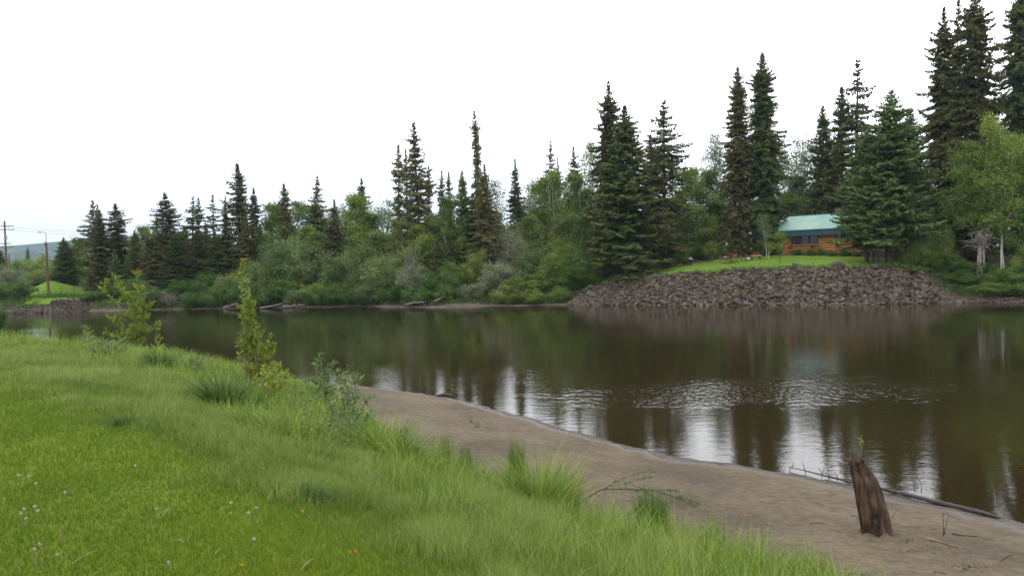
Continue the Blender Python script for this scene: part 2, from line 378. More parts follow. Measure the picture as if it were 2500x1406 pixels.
def behind(x, y, s):
    """ground point s metres behind the far waterline on the photo column of pixel (x, y)"""
    d = ray(x, y); tn = d.x / d.y; Y = float(shoreY(tn)) + s
    return Vector((tn * Y, Y, far_ground(tn * Y, Y)))

# riverbed sheet to the horizon and the water
mb = MB(); mb.add([[-6290, -38, -1.58], [2490, -38, -1.58], [2490, 4735, -1.58], [-6290, 4735, -1.58]], [[0, 1, 2, 3]])
tag(mb.build('riverbed_ground', M['farground']), kind='structure')
mb = MB(); mb.add([[-260, 6, 0], [260, 6, 0], [260, 110, 0], [-260, 110, 0]], [[0, 1, 2, 3]])
tag(mb.build('river_water', M['water']), kind='structure')

# wooded hill far to the left
mb = MB(); nx, ny = 160, 24
hx = np.linspace(-6200, 1400, nx); prof = []
rid = {p[0]: p[1] for p in ()}
rp_ = [(-300, 622), (0, 609), (60, 602), (180, 592), (260, 584), (400, 578), (560, 590), (800, 640), (1100, 690)]
rX = [at(a, b_, 3200).x for a, b_ in rp_]; rZ = [at(a, b_, 3200).z - 12 for a, b_ in rp_]
yy = np.linspace(1800, 4700, ny); Vv = np.zeros((ny, nx, 3))
for i, y in enumerate(yy):
    u = (y - 1800) / 1400; s = math.sin(min(u, 1) * math.pi / 2) if u < 1 else math.cos((u - 1) / 1.1 * math.pi / 2)
    z = np.interp(hx, rX, rZ) * max(s, 0)
    Vv[i, :, 0] = hx; Vv[i, :, 1] = y; Vv[i, :, 2] = z + fbm(hx / 330, hx * 0 + y / 330, 2) * 22 * s + fbm(hx / 24, hx * 0 + y / 24, 7) * 8 * s - (0 if s > 0.02 else 2)
mb.add(Vv.reshape(-1, 3), gridfaces(ny, nx, np.ones((ny - 1, nx - 1), bool)))
m, t, b = newmat('hill_forest'); n1 = geonoise(t, 0.006, 6); n2 = geonoise(t, 0.04, 5, (1, 1, 0.4))
t.links.new(ramp(t, math_(t, 'ADD', math_(t, 'MULTIPLY', n1, 0.5), math_(t, 'MULTIPLY', n2, 0.5)), ((0.36, (0.014, 0.026, 0.016)), (0.5, (0.03, 0.05, 0.028)), (0.64, (0.055, 0.08, 0.035)))), b.inputs['Base Color'])
b.inputs['Roughness'].default_value = 1; b.inputs['Specular IOR Level'].default_value = 0
tag(mb.build('hill', m), kind='structure')

# ------------------------------------------------------------------ near bank loft: water edge A, sand/grass foot B, rim R, lawn edge C, lawn D
A_ = [onz(x, y, 0) for x, y in ((600, 915), (870, 940), (1100, 971), (1300, 1020), (1500, 1078), (1700, 1118), (1900, 1146), (2100, 1188), (2300, 1228), (2500, 1272), (2800, 1345), (3300, 1500))]
A_ = [Vector((-70, 36, 0)), Vector((-40, 33, 0)), Vector((-24, 31.2, 0)), Vector((-16, 30.3, 0))] + A_
B_ = [onz(x, y, .5) for x, y in ((600, 905), (800, 950), (900, 1015), (1000, 1085), (1080, 1150), (1270, 1195), (1420, 1270), (1560, 1325), (1720, 1375), (1850, 1415), (2100, 1490), (2700, 1700))]
B_ = [Vector((-70, 34.5, .6)), Vector((-40, 31.6, .6)), Vector((-24, 29.8, .6)), Vector((-16, 28.8, .6))] + B_
R_l = [onz(x, y, z) for x, y, z in ((390, 895, 1.7), (560, 1010, 1.8), (720, 1085, 1.8), (900, 1160, 1.8), (1080, 1235, 1.75), (1300, 1310, 1.7), (1500, 1380, 1.6), (1800, 1470, 1.5), (2300, 1640, 1.4), (2900, 1900, 1.3))]
R_l = [Vector((-70, 31, 2.0)), Vector((-40, 29, 1.95)), Vector((-24, 27.6, 1.85)), onz(0, 830, 1.85), onz(200, 848, 1.75)] + R_l
C_ = [onz(x, y, 2.45) for x, y in ((-300, 850), (0, 925), (300, 1030), (500, 1120), (700, 1230), (850, 1320), (1000, 1406), (1200, 1500), (1600, 1700))]
C_ = [Vector((-70, 24, 2.5)), Vector((-30, 19, 2.5))] + C_ + [Vector((2.2, -1, 2.45)), Vector((3, -6, 2.45))]
D_ = [Vector((-70, -8, 2.7)), Vector((-30, -8, 2.65)), Vector((-12, -8, 2.6)), Vector((-4, -7, 2.6)), Vector((2, -8, 2.55)), Vector((3, -9, 2.5))]
def resamp(P, n, keep=None):
    P = np.array(P); d = np.concatenate([[0], np.cumsum(np.linalg.norm(np.diff(P[:, :2], axis=0), axis=1))]); d /= d[-1]
    u = np.linspace(0, 1, n) ** 1.0
    u = 1 - (1 - u) ** 1.0
    return np.stack([np.interp(u, d, P[:, k]) for k in range(3)], 1)
# columns follow photo columns so that lines correspond
def bycol(P, tans):
    P = np.array(P); a = np.arctan2(P[:, 0], P[:, 1]); o = np.argsort(a)
    return np.stack([np.interp(tans, a[o], P[o, k]) for k in range(3)], 1)
NC = 520
us = np.linspace(0, 1, NC)
rowsP = [resamp(L, NC) for L in (A_, B_, R_l, C_, D_)]
outw = rowsP[0] + np.array([0.5, 2.5, -0.5])
RW = [outw] + rowsP
# sub-rows between the guide lines
def loft(rows, subs, zeas):
    out = []; idx = []
    for k in range(len(rows) - 1):
        for q in range(subs[k]):
            v = q / subs[k]; p = rows[k] * (1 - v) + rows[k + 1] * v
            out.append(p); idx.append(k)
    out.append(rows[-1]); return np.array(out), np.array(idx)
NG, NI = loft(RW, [3, 12, 14, 12, 24], None)
NG[:, :, 2] += fbm(NG[:, :, 0] * 1.2, NG[:, :, 1] * 1.2, 21) * np.where(NI_ := np.concatenate([NI, [4]]) >= 2, 0.10, 0.0)[:, None]
sandrow = (np.concatenate([NI, [4]]) == 1)
NG[:, :, 2] += (fbm(NG[:, :, 0] * 2.5, NG[:, :, 1] * 2.5, 31) * 0.05 + fbm(NG[:, :, 0] * .7, NG[:, :, 1] * .7, 32) * 0.06) * sandrow[:, None] * np.clip(NG[:, :, 2] / .15, 0, 1)
# small wobble of the water edge
for k_ in (2, 3, 4, 5): NG[k_, :, 2] += fbm(NG[k_, :, 0] * 2.5, NG[k_, :, 1] * 2.5, 33) * 0.05 + fbm(NG[k_, :, 0] * .6, NG[k_, :, 1] * .6, 34) * .05
nr = len(NG)
def nearsub(name, ks, mat):
    msk = np.isin(NI, ks)[:, None] & np.ones((nr - 1, NC - 1), bool)
    mb = MB(); mb.add(NG.reshape(-1, 3), gridfaces(nr, NC, msk)); o = mb.build(name, mat, smooth=True)
    bm = __import__('bmesh').new(); bm.from_mesh(o.data)
    for v in [v for v in bm.verts if not v.link_faces]: bm.verts.remove(v)
    bm.to_mesh(o.data); bm.free(); return tag(o, kind='structure')
nearsub('sandbank', [0, 1], M['sand'])
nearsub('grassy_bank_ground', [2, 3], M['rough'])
nearsub('lawn', [4], M['lawn'])
NEAR = BVHTree.FromPolygons([Vector(v) for v in NG.reshape(-1, 3)], gridfaces(nr, NC, np.ones((nr - 1, NC - 1), bool)).tolist())
def near_hit(x, y):
    h = NEAR.ray_cast(O, ray(x, y).normalized())
    return h[0] if h[0] else onz(x, y, 1.0)
def near_z(X, Y):
    h = NEAR.ray_cast(Vector((X, Y, 30)), Vector((0, 0, -1))); return h[0].z if h[0] else 0

def project(P):
    """photo pixel of world points (n,3)"""
    Q = P - np.array([0, 0, CAMZ]); z = Q @ np.array(fw); x = Q @ np.array(RT); y = Q @ np.array(UP)
    return 1250 + F * x / z, 703 - F * y / z, z

# ------------------------------------------------------------------ grass
def blades(P, h, w, az, bend, r, segs=2, t=None, tw=0.12):
    n = len(P); side = r.uniform(0, 2 * math.pi, n)
    S = np.stack([np.cos(side), np.sin(side), np.zeros(n)], 1) * (w / 2)[:, None]
    D = np.stack([np.cos(az), np.sin(az), np.zeros(n)], 1)
    V = np.zeros((n, segs + 1, 2, 3))
    for k in range(segs + 1):
        u = k / segs
        c = P + D * (h * bend * u * u)[:, None]; c[:, 2] += h * (u - bend * bend * 0.35 * u * u * u)
        ww = (1 - u) ** 0.7 * (1 - tw) + tw
        V[:, k, 0] = c - S * ww; V[:, k, 1] = c + S * ww
    base = np.arange(n)[:, None] * (segs + 1) * 2; fs = []
    for k in range(segs):
        fs.append(np.concatenate([base + 2 * k, base + 2 * k + 1, base + 2 * k + 3, base + 2 * k + 2], 1))
    Fq = np.stack(fs, 1).reshape(-1, 4)
    return V.reshape(-1, 3), Fq, np.repeat(t if t is not None else r.uniform(0, 1, n), segs)

def scatter(ks, dens, r, dmax=60):
    """random points on the loft cells of rows ks, density per m2 = dens(dist); only within and just beside the view"""
    idx = np.where(np.isin(NI, ks))[0]; pts = []
    a = NG[idx][:, :-1]; b2 = NG[idx + 1][:, :-1]; c = NG[idx + 1][:, 1:]; d = NG[idx][:, 1:]
    area = 0.5 * (np.linalg.norm(np.cross(b2 - a, c - a), axis=-1) + np.linalg.norm(np.cross(c - a, d - a), axis=-1))
    cen = (a + b2 + c + d) / 4; dist = np.linalg.norm(cen - np.array([0, 0, CAMZ]), axis=-1)
    x, y, z = project(cen.reshape(-1, 3)); x = x.reshape(area.shape); y = y.reshape(area.shape); z = z.reshape(area.shape)
    vis = (z > 1.0) & (x > -500) & (x < 3000) & (y < 1800) & (dist < dmax)
    num = r.poisson(area * dens(dist) * vis)
    ii, jj = np.nonzero(num); rep = num[ii, jj]
    ii = np.repeat(ii, rep); jj = np.repeat(jj, rep); u = r.uniform(0, 1, len(ii))[:, None]; v = r.uniform(0, 1, len(ii))[:, None]
    vv = (idx[ii] - idx[ii])  # placeholder
    P = (a[ii, jj] * (1 - u) + d[ii, jj] * u) * (1 - v) + (b2[ii, jj] * (1 - u) + c[ii, jj] * u) * v
    frac = (idx[ii] + v[:, 0]); return P, dist[ii, jj], frac

r = rng(1)
# short mown lawn
start = {k: np.where(NI == k)[0][0] for k in (2, 3, 4)}; nB = (NI == 2).sum(); nC = (NI == 3).sum()
def qof(fr):
    return np.where(fr < start[3], (fr - start[2]) / nB, np.where(fr < start[4], 1 + (fr - start[3]) / nC, 2 + (fr - start[4]) * .45))
def qjit(P): return fbm(P[:, 0] * .5, P[:, 1] * .5, 61) * 1.1 + fbm(P[:, 0] * 2.1, P[:, 1] * 2.1, 62) * .7
P, dist, fr = scatter([3, 4], lambda d: np.minimum(6500, 6500 * (5 / d) ** 1.6), r, 45)
qq = qof(fr) + qjit(P); k_ = qq > 1.7; P = P[k_]; dist = dist[k_]
n = len(P); sc = np.clip((dist / 6) ** 0.75, 1, 3)
pn = fbm(P[:, 0] * .7, P[:, 1] * .7, 55)
V, Fq, tt = blades(P, (r.uniform(.025, .055, n) * (1 + pn)) * sc ** .5, .0042 * sc, r.uniform(0, 6.3, n), r.uniform(.2, .9, n), r, 2, np.clip(r.normal(.45, .2, n) + pn * .8, 0, 1))
mb = MB(); mb.add(V, Fq, tt)
tag(mb.build('lawn_grass', M['blade_lawn']), kind='stuff', label='short mown green grass covering the near lawn', cat='grass')
print('lawn blades', n)
# rough grass on the bank, long and leaning
P, dist, fr = scatter([2, 3, 4], lambda d: 4600 * (6 / np.maximum(d, 5)) ** 1.45, r, 60)
q0 = qof(fr); k_ = q0 < 3.2; P = P[k_]; dist = dist[k_]; q0 = q0[k_]
n = len(P); q = np.where(q0 > .8, q0 + qjit(P) * np.clip((q0 - .8) * 2, 0, 1), q0)
pn = fbm(P[:, 0] * .8, P[:, 1] * .8, 77); pn2 = fbm(P[:, 0] * 2.2, P[:, 1] * 2.2, 78)
hh = np.interp(q, [0, .08, .3, 1, 1.6, 2.0, 2.3], [.08, .15, .20, .23, .18, .12, .05]) * (1 + 1.5 * pn + 1.2 * pn2) * r.uniform(.55, 1.25, n)
keep = r.uniform(0, 1, n) < np.interp(q, [0, .04, .16, .3, 1.7, 2.3, 2.5], [.10, .22, .7, 1, 1, .25, 0])
keep &= hh > .03
P, dist, q, hh, pn, pn2 = (a[keep] for a in (P, dist, q, hh, pn, pn2)); n = len(P)
sc = np.clip((dist / 7) ** 0.8, 1, 4)
wind = 1.9 + r.normal(0, 1.0, n)
V, Fq, tt = blades(P, hh, .0048 * sc, wind, np.clip(r.normal(.55, .3, n), .05, 1.2), r, 3, np.clip(r.normal(.45, .2, n) + pn2 * .9 + pn * .6 + (r.uniform(0, 1, n) < .05) * .6, 0, 1))
mb = MB(); mb.add(V, Fq, tt)
tag(mb.build('bank_grass', M['blade_rough']), kind='stuff', label='long uncut green grass leaning over the near river bank', cat='grass')
print('rough blades', n)

P, dist, fr = scatter([2, 3], lambda d: 620 * (8 / np.maximum(d, 6)) ** 1.2, r, 60)
n = len(P); q = qof(fr); cn = fbm(P[:, 0] * .9, P[:, 1] * .9, 91) + .6 * fbm(P[:, 0] * 3, P[:, 1] * 3, 92)
keep = (r.uniform(0, 1, n) < np.interp(q, [0, .1, .28, 1.1, 1.5], [.0, .12, 1, .7, 0]) * np.clip((cn + .12) * 5, 0, 1)); P, dist, q, cn = (a[keep] for a in (P, dist, q, cn)); n = len(P)
sc = np.clip((dist / 8) ** 0.7, 1, 2.6)
hh = np.interp(q, [0, .15, .5, 1.1, 1.5], [.15, .32, .46, .40, .25]) * r.uniform(.5, 1.25, n) * (1 + cn)
V, Fq, tt = blades(P, hh, .0095 * sc * r.uniform(.6, 1.3, n), r.uniform(0, 6.3, n), np.clip(np.abs(r.normal(.38, .25, n)), .03, 1.1), r, 4, np.clip(r.uniform(0, 1, n) + cn * .5, 0, 1))
mb = MB(); mb.add(V, Fq, tt)
tag(mb.build('tall_grass', M['bright_grass']), kind='stuff', label='tall bright wispy grass on the slope of the near bank above the sand', cat='grass')
r = rng(2)
# ------------------------------------------------------------------ plant generators
def rhomb(P, D, L, Wd, r, t=None, fold=0.0):
    """leaf quads: base P, direction D (unit), length L, width Wd"""
    n = len(P); ref = r.normal(0, 1, (n, 3)); S = np.cross(D, ref); S /= np.linalg.norm(S, axis=1)[:, None] + 1e-9
    m = P + D * (L * .45)[:, None]
    if fold: m = m + np.array([0, 0, -1]) * (Wd * fold)[:, None]
    V = np.stack([P, m - S * (Wd / 2)[:, None], P + D * L[:, None], m + S * (Wd / 2)[:, None]], 1).reshape(-1, 3)
    return V, np.arange(4 * n).reshape(-1, 4)
def unit(v): return v / (np.linalg.norm(v, axis=-1, keepdims=True) + 1e-9)

def spruce_data(seed, H, prof, clear=0.03, step=0.34, nb=6, droop=0.45, wd=0.17, bare=0.0, top_up=0.3, ragged=0.35):
    r = rng(seed); crown = MB(); trunk = MB()
    lean = r.normal(0, .012, 2) * H
    def ax(z): u = z / H; return np.stack([lean[0] * u * u, lean[1] * u * u, z + 0 * u], -1)
    zz = np.linspace(-.4, H * .985, 14); rad = np.interp(zz / H, [0, 1], [0.014 * H, 0.012]); rad[0] *= 1.25
    add_tube(trunk, ax(zz), rad, 8)
    z = clear * H; PP = []; DD = []; LL = []; WW = []; TT = []
    pt, pr = zip(*prof)
    lob = r.uniform(0, 6.28); 
    while z < H * .99:
        tt_ = (z - clear * H) / (H * (1 - clear)); Rz = np.interp(tt_, pt, pr) * 1.18 * min(1, .25 + (1 - tt_) * 6)
        k = nb if tt_ < .9 else 4
        a0 = r.uniform(0, 6.28)
        lvl = 1 + ragged * r.normal(0, .45)
        for j in range(k):
            if r.uniform() < bare * (1 - abs(tt_ - .5)): continue
            a = a0 + j * 6.283 / k + r.normal(0, .25)
            L = max(.12, Rz * lvl * r.uniform(1 - ragged, 1 + ragged * .5) * (1 + .12 * math.sin(a * 2 + lob + z)))
            e0 = np.interp(tt_, [0, .6, .9, 1], [-droop, -droop * .8, -.1, top_up * 2]) + r.normal(0, .12)
            ns = max(3, int(L / .17)); u = np.linspace(.12, 1, ns)
            d = np.array([math.cos(a), math.sin(a)])
            c = ax(np.full(ns, z + r.normal(0, .06)))
            c[:, :2] += d * (L * u)[:, None]
            c[:, 2] += L * (math.tan(e0) * u + .22 * u ** 2.5)
            tb = r.uniform(0, 1) * .5 + .25
            for sgn in (-1, 1):
                aa = a + sgn * r.uniform(.7, 1.15, ns); D = np.stack([np.cos(aa), np.sin(aa), r.uniform(-.75, -.1, ns)], 1)
                PP.append(c); DD.append(unit(D)); LL.append(.40 * L * (1 - u) + r.uniform(.18, .32, ns) * min(1, .45 + L)); WW.append(np.full(ns, wd) * r.uniform(.7, 1.3, ns)); TT.append(np.clip(tb + r.normal(0, .15, ns) + u * .15, 0, 1))
            # drooping curtain and outward tips
            D = np.stack([d[0] * r.uniform(.1, .7, ns), d[1] * r.uniform(.1, .7, ns), np.full(ns, -.9)], 1)
            PP.append(c); DD.append(unit(D)); LL.append(r.uniform(.2, .42, ns) * min(1, .35 + L)); WW.append(np.full(ns, wd) * r.uniform(.7, 1.4, ns)); TT.append(np.clip(tb - .1 + r.normal(0, .15, ns), 0, 1))
            D = np.stack([np.full(ns, d[0]), np.full(ns, d[1]), r.uniform(-.2, .5, ns)], 1)
            PP.append(c); DD.append(unit(D)); LL.append(r.uniform(.15, .3, ns) * min(1, .4 + L)); WW.append(np.full(ns, wd * .8)); TT.append(np.clip(tb + .2 + r.normal(0, .15, ns), 0, 1))
        z += step * r.uniform(.7, 1.3) * np.interp(tt_, [0, .8, 1], [1, .9, .55])
    # leader
    n = 6; PP.append(ax(np.linspace(H * .965, H, n))); DD.append(unit(np.stack([r.normal(0, .3, n), r.normal(0, .3, n), np.ones(n)], 1))); LL.append(np.full(n, .3)); WW.append(np.full(n, .06)); TT.append(np.full(n, .4))
    P = np.concatenate(PP); D = np.concatenate(DD); L = np.concatenate(LL); W = np.concatenate(WW); T = np.concatenate(TT)
    V, Fq = rhomb(P, D, L, W, r); crown.add(V, Fq, T)
    return crown, trunk

def decid_data(seed, H, Rw, clear=.2, limbs=16, subs=7, leaves=85, leaf=.2, sig=.38, prof=None, stems=1, asc=.9, trunkr=.011):
    r = rng(seed); crown = MB(); trunk = MB(); cl = []
    prof = prof or [(0, .35), (.25, .9), (.5, 1), (.8, .65), (1, .12)]
    pt, pr = zip(*prof)
    for s_ in range(stems):
        off = r.normal(0, .22, 2) * (stems > 1); top = off * 4 + r.normal(0, .05 * H, 2) * (1 + .8 * (stems > 1)); hs = H * (1 if s_ == 0 else r.uniform(.75, .98))
        zz = np.linspace(-.3, hs * .96, 10); u = np.clip(zz / hs, 0, 1)
        tr = np.stack([off[0] + (top[0] - off[0]) * u ** 1.4, off[1] + (top[1] - off[1]) * u ** 1.4, zz], 1); tr[2:, :2] += r.normal(0, .06, (8, 2))
        add_tube(trunk, tr, np.interp(u, [0, 1], [trunkr * H, .012]), 7)
        for k in range(limbs // stems + 1):
            t0 = clear + (1 - clear) * ((k + r.uniform()) / (limbs // stems + 1)) * .97; z0 = t0 * hs * .93
            b0 = np.array([np.interp(z0, zz, tr[:, i]) for i in range(3)])
            tt_ = (t0 - clear) / (1 - clear); L = Rw * np.interp(tt_, pt, pr) * r.uniform(.7, 1.12)
            a = r.uniform(0, 6.28); e = asc * r.uniform(.5, 1.2)
            u = np.linspace(0, 1, 6); dr = np.array([math.cos(a), math.sin(a)])
            q = np.zeros((6, 3)); q[:, :2] = b0[:2] + dr * (L * u)[:, None]; q[:, 2] = b0[2] + L * e * u - .12 * L * u * u; q[1:] += r.normal(0, .05, (5, 3)) * L * .5
            add_tube(trunk, q, np.interp(u, [0, 1], [.3 * trunkr * H * (1 - t0 * .6), .01]), 4)
            for j in range(subs):
                v = r.uniform(.3, 1.0) if j else 1.0
                bb = np.array([np.interp(v, u, q[:, i]) for i in range(3)])
                e2 = bb + r.normal(0, 1, 3) * np.array([.28, .28, .22]) * L * (.5 + .5 * (1 - v)) * (j > 0)
                if j: add_tube(trunk, np.linspace(bb, e2, 3), [.012, .009, .006], 3)
                cl.append(e2)
    cl = np.array(cl); nC = len(cl); sz = r.uniform(.6, 1.4, nC)
    cnt = np.maximum(6, (leaves * sz ** 1.5)).astype(int); idx = np.repeat(np.arange(nC), cnt); n = len(idx)
    P = cl[idx] + r.normal(0, 1, (n, 3)) * (sig * sz[idx])[:, None] * np.array([1, 1, .75])
    D = unit(r.normal(0, 1, (n, 3)) + np.array([0, 0, -.35])); L = leaf * r.uniform(.6, 1.4, n)
    tb = r.uniform(.15, .85, nC)
    V, Fq = rhomb(P, D, L, L * r.uniform(.5, .8, n), r); crown.add(V, Fq, np.clip(tb[idx] + r.normal(0, .15, n), 0, 1))
    return crown, trunk

def shrub_data(seed, H, Rw, stems=22, leaves=95, leaf=.17, sig=.27, narrow=.6):
    r = rng(seed); crown = MB(); trunk = MB(); cl = []
    for k in range(stems):
        a = r.uniform(0, 6.28); rr = math.sqrt(r.uniform()) * Rw; hh = H * (1 - .55 * (rr / Rw) ** 2) * r.uniform(.75, 1.08)
        e = np.array([math.cos(a) * rr, math.sin(a) * rr, hh]); b0 = np.array([math.cos(a), math.sin(a), 0]) * rr * .25; b0[2] = -.15
        u = np.linspace(0, 1, 6)[:, None]; q = b0 + (e - b0) * u; q[:, 2] = b0[2] + (hh - b0[2]) * (u[:, 0] ** .8); q[1:] += r.normal(0, .07, (5, 3))
        add_tube(trunk, q, np.linspace(.035, .008, 6), 4)
        for j in range(6):
            v = r.uniform(.18, 1.0) if j else 1; c = np.array([np.interp(v, u[:, 0], q[:, i]) for i in range(3)])
            cl.append(c + r.normal(0, 1, 3) * np.array([.22, .22, .12]) * Rw * .8)
    cl = np.array(cl); cl[:, 2] = np.maximum(cl[:, 2], .25); nC = len(cl); sz = r.uniform(.6, 1.35, nC)
    cnt = (leaves * sz ** 1.4).astype(int); idx = np.repeat(np.arange(nC), cnt); n = len(idx)
    P = cl[idx] + r.normal(0, 1, (n, 3)) * (sig * sz[idx])[:, None]; P[:, 2] = np.maximum(P[:, 2], .03)
    D = unit(r.normal(0, 1, (n, 3)) + np.array([0, 0, .25])); L = leaf * r.uniform(.6, 1.5, n)
    tb = r.uniform(.1, .9, nC)
    V, Fq = rhomb(P, D, L, L * r.uniform(narrow * .6, narrow * 1.1, n), r); crown.add(V, Fq, np.clip(tb[idx] + r.normal(0, .14, n), 0, 1))
    return crown, trunk

# prototypes: (crown MB, trunk MB, H, R) ; meshes cached per material
slimp = [(0, .62), (.08, .95), (.3, 1), (.55, .8), (.75, .55), (.9, .35), (1, .06)]
def sp(prof, R): return [(a, b_ * R) for a, b_ in prof]
PROT = {
    'slim0': (spruce_data(11, 18, sp(slimp, 1.5)), 18, 1.5),
    'slim1': (spruce_data(12, 18, sp([(0, .5), (.1, .85), (.35, 1), (.6, .9), (.8, .62), (.93, .3), (1, .05)], 1.5), droop=.6, ragged=.45), 18, 1.5),
    'slim2': (spruce_data(13, 18, sp([(0, .6), (.2, 1), (.5, .85), (.65, .5), (.8, .5), (.92, .35), (1, .05)], 1.5), bare=.25, ragged=.5, droop=.5), 18, 1.5),
    'spire': (spruce_data(14, 18, sp([(0, .9), (.3, 1), (.5, .7), (.62, .42), (.75, .42), (.9, .36), (1, .06)], 1.5), droop=.75, ragged=.4, top_up=.2, nb=7), 18, 1.5),
    'gappy': (spruce_data(15, 18, sp([(0, .8), (.3, 1), (.6, .75), (.8, .45), (.95, .18), (1, .04)], 1.7), bare=.4, ragged=.5, droop=.35, nb=6), 18, 1.7),
    'slim3': (spruce_data(21, 18, sp([(0, .8), (.2, 1), (.45, .75), (.6, .8), (.8, .45), (.9, .4), (1, .05)], 1.5), droop=.4, ragged=.6, bare=.12), 18, 1.5),
    'gappy1': (spruce_data(22, 18, sp([(0, .5), (.3, .9), (.5, 1), (.75, .6), (.9, .3), (1, .04)], 1.7), bare=.5, ragged=.65, droop=.25, nb=6, step=.4), 18, 1.7),
    'broad2': (spruce_data(23, 20, sp([(0, .8), (.1, 1), (.3, .9), (.6, .5), (.85, .22), (1, .03)], 3.5), droop=.5, nb=7, ragged=.45, step=.38, wd=.19, bare=.1), 20, 3.5),
    'clump': (spruce_data(24, 20, sp([(0, .85), (.12, 1), (.4, .82), (.7, .52), (.88, .28), (1, .04)], 3.4), droop=.3, nb=8, ragged=.35, step=.36, wd=.2, clear=.16), 20, 3.4),
    'tallbirch': (decid_data(36, 16, 3.6, limbs=34, stems=3, clear=.24, leaves=80, leaf=.2, subs=8, trunkr=.0068, prof=[(0, .8), (.3, 1), (.6, .85), (.85, .5), (1, .15)]), 16, 3.6),
    'broad0': (spruce_data(16, 20, sp([(0, .9), (.12, 1), (.4, .82), (.7, .5), (.9, .22), (1, .04)], 3.6), droop=.38, nb=8, ragged=.25, step=.36, wd=.2), 20, 3.6),
    'broad1': (spruce_data(17, 20, sp([(0, .85), (.15, 1), (.45, .78), (.7, .52), (.88, .28), (1, .04)], 3.4), droop=.3, nb=8, ragged=.3, step=.36, wd=.2, clear=.1), 20, 3.4),
    'column': (spruce_data(18, 24, sp([(0, .7), (.15, .95), (.45, 1), (.62, .75), (.8, .6), (.92, .42), (1, .08)], 2.3), droop=.7, nb=8, ragged=.35, step=.33, wd=.19, clear=.06), 24, 2.3),
    'column1': (spruce_data(19, 24, sp([(0, .6), (.15, .9), (.4, 1), (.6, .95), (.8, .62), (.93, .3), (1, .06)], 2.6), droop=.6, nb=8, ragged=.5, step=.34, wd=.2, bare=.15, clear=.05), 24, 2.6),
    'birch0': (decid_data(31, 11, 2.6, limbs=20), 11, 2.6),
    'birch1': (decid_data(32, 11, 2.4, limbs=18, clear=.15, prof=[(0, .6), (.3, 1), (.6, .8), (.85, .5), (1, .1)]), 11, 2.4),
    'birch2': (decid_data(33, 11, 2.6, limbs=22, stems=2, clear=.18), 11, 2.6),
    'sparse0': (decid_data(34, 13, 2.2, limbs=22, subs=4, leaves=44, leaf=.2, sig=.45, asc=1.4, clear=.25), 13, 2.2),
    'sparse1': (decid_data(35, 13, 2.4, limbs=20, subs=4, leaves=44, leaf=.2, sig=.45, asc=1.5, clear=.25, stems=2), 13, 2.4),
    'shrub0': (shrub_data(41, 4, 2.4), 4, 2.4),
    'shrub1': (shrub_data(42, 4, 2.2, stems=26), 4, 2.2),
    'shrub2': (shrub_data(43, 4, 2.5, stems=24, leaf=.17, leaves=90), 4, 2.5),
    'willow0': (shrub_data(44, 4.5, 2.4, stems=26, leaf=.22, narrow=.35, leaves=110), 4.5, 2.4),
    'willow1': (shrub_data(45, 4.5, 2.4, stems=24, leaf=.22, narrow=.35, leaves=100), 4.5, 2.4),
}
CM = {}
def pmesh(key, mat, which):
    k = (key, mat, which)
    if k not in CM:
        CM[k] = PROT[key][0][which].mesh(key + ('_crown', '_trunk')[which], M[mat], smooth=bool(which))
    return CM[k]
def plant(name, key, leafm, barkm, loc, H, Rw, label, cat, group=None, rz=None, lean=None):
    (d, h0, r_0) = PROT[key]
    rr = random.Random(hash((round(loc[0], 2), round(loc[1], 2))))
    root = empty(name, loc, rr.uniform(0, 6.28) if rz is None else rz, label, cat, group)
    root.scale = (Rw / r_0, Rw / r_0, H / h0)
    if name == 'spruce_tree': root.rotation_euler.x = rr.gauss(0, .012); root.rotation_euler.y = rr.gauss(0, .012)
    if lean: root.rotation_euler = (lean[0], lean[1], root.rotation_euler.z)
    link('trunk' if cat == 'tree' else 'stems', pmesh(key, barkm, 1), root)
    link('crown' if cat == 'tree' else 'foliage', pmesh(key, leafm, 0), root)
    return root
def farplant(name, key, leafm, barkm, xt, yt, hw, s, label, cat, group=None):
    g_ = behind(xt, yt, s); H = at(xt, yt, g_.y).z - g_.z
    return plant(name, key, leafm, barkm, g_, H, hw * g_.y / F, label, cat, group)

